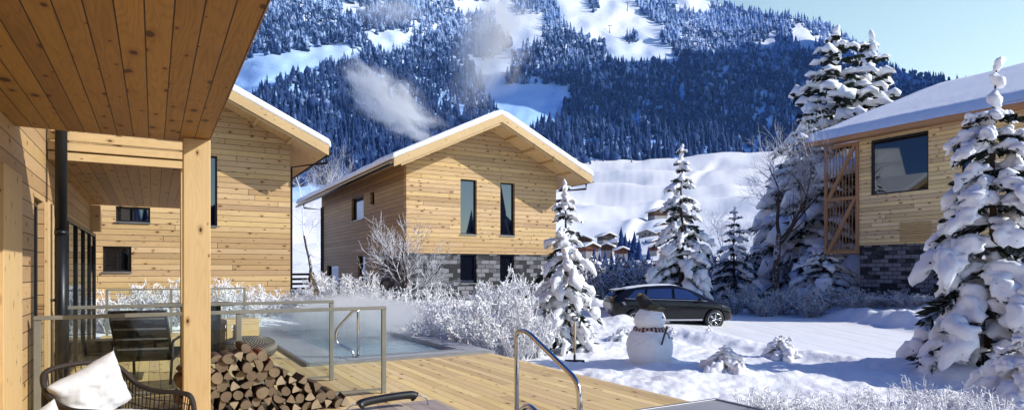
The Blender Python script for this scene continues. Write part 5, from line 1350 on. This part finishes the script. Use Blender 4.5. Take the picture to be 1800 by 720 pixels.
SH = [ # photo x, photo y of top, depth, radius, words
 (196, 515, 16.6, 0.8, 'behind the glazed wall end, far left'), (226, 510, 16.9, 0.9, 'seen through the glass over the back of the lounge chair'), (262, 504, 17.2, 1.0, 'seen through the glass between lounge chair and post'), (297, 496, 17.5, 1.0, 'against the left chalet wall, just left of the timber post'), (395, 500, 18.2, 1.0, 'just right of the timber post below the chalet wall'),
 (440, 497, 18.8, 1.0, 'below the right half of the left chalet wall'), (476, 512, 19.6, 0.8, 'at the right end of the left chalet wall'), (530, 512, 21.0, 0.9, 'in the gap in front of the dark wooden fence'),
 (600, 478, 21.0, 1.1, 'at the foot of the gable chalet side wall'), (556, 495, 20.0, 0.9, 'between the fence and the gable chalet side wall'), (648, 487, 20.2, 1.0, 'left of the small bare tree'),
 (690, 505, 18.8, 0.9, 'at the foot of the small bare tree'), (738, 500, 18.0, 0.9, 'right of the small bare tree'), (620, 520, 18.6, 1.0, 'behind the far end of the pool'), (560, 522, 19.0, 1.0, 'behind the far left end of the pool'),
 (785, 512, 17.2, 0.9, 'in front of the stone wall corner'), (835, 505, 17.6, 1.0, 'below the left ground floor window'), (880, 488, 17.2, 1.0, 'below the right ground floor window'), (925, 478, 17.6, 1.1, 'tall one touching the narrow fir from the left'),
 (770, 545, 14.8, 0.8, 'at the middle of the pool edge'), (820, 540, 14.0, 0.9, 'right of the pool, before the stone wall'), (868, 535, 13.4, 0.9, 'at the right corner of the pool'), (910, 535, 13.0, 0.8, 'next to the tall handrail top'), (945, 545, 13.6, 0.7, 'under the left branches of the narrow fir'), (725, 555, 15.8, 0.7, 'beside the far right pool coping'),
]
for i, (px, yt, d, r, words) in enumerate(SH):
    x, y, z = on_depth(px, yt, d); g = min(gz(x, y), 0.3) - 0.05; shrub(f'white rimed shrub {words}', (x, y, g), z-g, r*1.05, i % 3, rs.uniform(0, 6.28), 'white rimed shrubs around the pool and chalets', M['twig_frost'])
HG = [(1290, 507, 28), (1330, 505, 28), (1372, 507, 27.6), (1412, 506, 27.2), (1450, 507, 26.6), (1490, 508, 26), (1528, 510, 25.4), (1566, 514, 24.6), (1600, 520, 23.6), (1350, 515, 26.4), (1430, 514, 25.8), (1510, 518, 24.8)]
for i, (px, yt, d) in enumerate(HG):
    x, y, z = on_depth(px, yt, d); g = gz(x, y) - 0.08
    shrub(f'grey low hedge shrub along the snowbank, {ORD[i] if i < 9 else ("front one left", "front one in the middle", "front one right")[i-9]}{" from the left" if i < 9 else ""}', (x, y, g), max(z-g, 0.6), 1.15, i % 3, rs.uniform(0, 6.28), 'grey rimed hedge shrubs above the snowbank', M['twig_grey'])
def grass_mesh(seed):
    rng = np.random.RandomState(seed); pl = Pile()
    for s in range(60):
        a = rng.uniform(0, 6.28); b0 = np.array([np.cos(a), np.sin(a), 0])*rng.uniform(0, 0.35); ln = rng.uniform(0.1, 0.9); tt_ = np.linspace(0, 1, 5); L = rng.uniform(0.5, 1.0)
        pts = np.array([b0 + np.array([np.cos(a)*ln*t, np.sin(a)*ln*t, t*(1-0.35*ln*t)])*L for t in tt_]); strip_tube(pl, pts, [0.016*(1.1-0.8*t) for t in tt_], 3)
        for k in range(4):
            t = rng.uniform(0.4, 1); p = np.array([np.interp(t, tt_, pts[:, j]) for j in range(3)]); q = rng.normal(0, 1, 3)+np.array([0, 0, .6]); q /= np.linalg.norm(q); strip_tube(pl, [p, p+q*0.12], [0.013, 0.007], 3)
    return pl
gp = None
GR = [(1365, 690, 7.9), (1440, 700, 7.7), (1500, 690, 8.2), (1560, 695, 8.0), (1625, 672, 8.6), (1665, 690, 8.0), (1710, 685, 8.3), (1590, 712, 7.4), (1400, 712, 7.3), (1760, 700, 7.7), (1480, 716, 7.2), (1330, 700, 7.7)]
for i, (px, yt, d) in enumerate(sorted(GR)):
    x, y, z = on_depth(px, yt, d); g = gz(x, y)-0.03; root = thing('frosted_grass_tuft', f'frosted grass tuft in the bottom right snow, {ORD[i]} from the left', 'grass tuft', (x, y, g), rs.uniform(0, 6.28), 'frosted grass tufts along the bottom right')
    root.scale = (0.62, 0.62, max(z-g, 0.3)*1.35)
    if gp is None: gp = grass_mesh(77).build('blades', M['twig_frost'], root, False)
    else: o = gp.copy(); col.objects.link(o); o.parent = root

# ------------------------------------------------------------------ fences
def fence(label, name, p, q, h, mat, rails, post_w=0.07, snow=True, z0=None):
    L = math.dist(p, q); rz = math.atan2(q[1]-p[1], q[0]-p[0]); z = z0 if z0 is not None else gz(*p)
    root = thing(name, label, 'fence', (p[0], p[1], z-0.05), rz)
    n = max(2, int(L/1.1)+1)
    for i in range(n): mb = MB(); s = L*i/(n-1); mb.box(s-post_w/2, s+post_w/2, -post_w/2, post_w/2, -0.2, h); mb.build('post', mat, root)
    mb = MB()
    for k in range(rails): zz = 0.12+(h-0.16)*k/(rails-1); mb.box(-0.05, L+0.05, -post_w/2-0.03, -post_w/2-0.002, zz-0.05, zz+0.05)
    mb.build('rails', mat, root)
    return root
p, q = on_depth(505, 510, 27)[:2], on_depth(545, 510, 28)[:2]; fence('dark wooden balcony fence in the gap between the left chalets', 'wooden_fence', p, q, 1.2, M['dark_wood'], 6, z0=0.3)
x_, y_ = on_depth(549, 500, 27.4)[:2]; o = MB(); o.prism([(-0.05, 0.2), (0.35, 0.2), (0.05, 1.3), (-0.10, 1.25)], 'y', -0.05, 0.05)
b = o.build('support_board', M['timber_u'], None); b.location = (x_, y_, 0.2); tag(b, 'slanted pale board at the end of the dark fence', 'board')
p, q = on_depth(1449, 505, 27.5)[:2], on_depth(1512, 505, 27.5)[:2]; fence('low slatted fence under the balcony screen of the right house', 'slat_fence', p, q, 0.7, M['larch_red'], 5)

# ------------------------------------------------------------------ village on the far slope
win_c = plain('chalet_window', (0.03, 0.03, 0.035), 0.2)
def small_chalet(label, px, pbase, wpx, d, rz, wallm, storeys=2, lower=True):
    x, y, z = on_depth(px, pbase-2, d); W = wpx*1.1/FPX*d; Dp = W*1.1; hw = W*0.50*(storeys/2+0.15)
    root = thing('village_chalet', label, 'chalet', (x, y, z), rz); pk = hw + W*0.5*0.42
    mb = MB(); mb.prism([(-W/2, -2.5 if lower else 0), (W/2, -2.5 if lower else 0), (W/2, hw*0.42), (-W/2, hw*0.42)], 'y', -Dp/2, Dp/2); mb.build('base_wall', M['chalet_base'], root)
    mb = MB(); mb.prism([(-W/2-0.06, hw*0.42), (W/2+0.06, hw*0.42), (W/2+0.06, hw), (0, pk), (-W/2-0.06, hw)], 'y', -Dp/2-0.06, Dp/2+0.06); mb.build('wall', wallm, root)
    ov = 0.16*W; s_ = 0.42
    mb = MB(); mb.prism([(-W/2-ov, hw-ov*s_), (0, pk), (W/2+ov, hw-ov*s_), (W/2+ov, hw-ov*s_+0.25), (0, pk+0.25), (-W/2-ov, hw-ov*s_+0.25)], 'y', -Dp/2-ov, Dp/2+ov); rf = mb.build('roof', M['chalet_wood'], root)
    mb = MB(); mb.prism([(-W/2-ov-.1, hw-ov*s_+0.26), (0, pk+0.26), (W/2+ov+.1, hw-ov*s_+0.26), (W/2+ov+.1, hw-ov*s_+0.26+0.7), (0, pk+0.95), (-W/2-ov-.1, hw-ov*s_+0.96)], 'y', -Dp/2-ov-.1, Dp/2+ov+.1); mb.build('snow_cover', M['snow'], rf, True, 0.2, 2)
    for (a, zz) in ((-0.26, 0.52), (0.08, 0.52), (-0.12, 0.82), (0.16, 0.82)):
        mb = MB(); mb.box(a*W, a*W+0.10*W, -Dp/2-0.12, -Dp/2-0.07, hw*zz, hw*zz+0.13*W); mb.build('window', win_c, root)
    mb = MB(); mb.box(-W*0.42, W*0.42, -Dp/2-0.10*W, -Dp/2-0.065, hw*0.72, hw*0.72+0.25); mb.build('balcony', wallm, root)
    return root
red = plain('reddish_chalet_boards', (0.16, 0.05, 0.03), 0.75, 0, 0.3, 1.2); gre = plain('grey_chalet_boards', (0.07, 0.055, 0.06), 0.8, 0, 0.3, 1.2)
VC = [(1131, 493, 32, 150, 0.5, M['chalet_wood'], 'brown village chalet with snow roof closest behind the car'), (1027, 437, 22, 300, -0.2, M['chalet_wood'], 'village chalet with dark gable at the left end of the hamlet'),
 (1034, 450, 22, 260, 0.4, red, 'reddish village chalet just below the dark gable'), (1065, 430, 20, 330, 0.3, gre, 'flat grey village chalet in the middle of the hamlet'), (1068, 447, 18, 280, -0.3, M['chalet_wood'], 'village chalet with steep snowy gable left of the dark firs'),
 (1087, 441, 20, 300, 0.5, M['chalet_base'], 'pale village chalet with bright snow roof left of the dark firs'), (1092, 452, 16, 250, 0.1, red, 'small reddish village chalet beside the dark firs'), (1156, 388, 22, 480, 0.25, M['chalet_wood'], 'highest village chalet, alone on the open snow slope'),
 (1160, 410, 18, 430, 0.3, gre, 'village chalet just below the highest one'), (1160, 425, 20, 380, 0.2, M['chalet_wood'], 'village chalet second below the highest one'), (1136, 428, 24, 360, -0.2, M['chalet_base'], 'long pale village chalet right of the dark firs'),
 (1148, 436, 14, 330, 0.4, gre, 'small grey village chalet left of the pointed fir'), (1149, 446, 12, 310, -0.4, red, 'tiny reddish village hut left of the pointed fir'), (1031, 487, 26, 130, 0.6, gre, 'dark shed close behind the narrow fir'), (1112, 437, 12, 320, 0.1, M['chalet_wood'], 'tiny brown village hut among the dark firs')]
for px, pb, wp, d, rz, m, lb in VC: small_chalet(lb, px, pb, wp, d, rz, m)
rv = np.random.RandomState(8)
VT = [(1092, 395, 455, 270), (1099, 405, 460, 260), (1106, 415, 462, 250), (1115, 402, 468, 240), (1123, 415, 470, 235), (1044, 430, 478, 215), (1054, 440, 480, 210), (1064, 436, 484, 205), (1075, 438, 482, 205), (1086, 440, 480, 210), (1096, 440, 480, 205), (1135, 418, 448, 330), (1129, 420, 450, 330), (1140, 430, 470, 240), (1110, 440, 482, 200), (1018, 440, 485, 180), (1228, 440, 500, 80), (1250, 430, 500, 70), (1330, 400, 510, 60)]
for i, (px, yt, yb, d) in enumerate(sorted(VT)):
    x, y, z = on_depth(px, yb, d); h = (yb-yt)/FPX*d
    root = thing('village_fir', f'dark frosted fir among the village houses, {ORD[i] if i < 18 else "last"} from the left', 'fir tree', (x, y, z-0.5), rv.uniform(0, 6), 'dark firs around the village')
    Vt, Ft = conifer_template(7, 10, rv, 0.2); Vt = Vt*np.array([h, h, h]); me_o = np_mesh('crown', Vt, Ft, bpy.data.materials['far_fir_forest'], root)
    mb = MB(); mb.tube([(0, 0, -0.5), (0, 0, h*0.5)], 0.02*h, 6); mb.build('trunk', M['bark'], root)
# scrub between garden and village: uncountable rimed thicket
pl = Pile(); rg = np.random.RandomState(4)
tpl = shrub_mesh(90, 1.0, 0.9, 16, 6, 0.03); TV, TF = np.concatenate(tpl.V), np.concatenate(tpl.F)
for i in range(420):
    d = 36*(160/36)**rg.rand(); px = rg.uniform(985, 1420); x = (px-CX)/FPX*d; y = d; z = gz(x, y); s = rg.uniform(1.2, 2.6)*(0.8+d/200); a = rg.uniform(0, 6.28); c, sn_ = np.cos(a), np.sin(a)
    V = np.stack([(TV[:, 0]*c-TV[:, 1]*sn_)*s, (TV[:, 0]*sn_+TV[:, 1]*c)*s, TV[:, 2]*s*1.1], -1) + np.array([x, y, z-0.1]); pl.add(V, TF)
sc_ = pl.build('thicket', M['twig_grey'], None, False); tag(sc_, 'grey-white rimed thicket between the car and the village', 'thicket', kind='stuff')
# lift masts on the big run
for i, (px, yb, yt) in enumerate(((1103, 20, 4), (1042, 22, 6), (1072, 58, 44))):
    e = (HY-yb)/FPX; a = (px-CX)/FPX; d = float(m_dist(np.array([a]), np.array([e]))[0]); x, y, z = a*d, d, EYE+e*d; h = (yb-yt)/FPX*d
    root = thing('lift_mast', ('ski lift mast at the right side of the big sunlit run', 'ski lift mast at the left side of the big sunlit run', 'lower ski lift mast in the middle of the big run')[i], 'lift mast', (x, y, z-2), 0)
    mb = MB(); mb.tube([(0, 0, 0), (0, 0, h)], [1.2, 0.8], 8); mb.build('pole', M['metal_dark'], root); mb = MB(); mb.box(-6, 6, -0.5, 0.5, h-0.6, h+0.4); mb.build('cross_arm', M['metal_dark'], root)
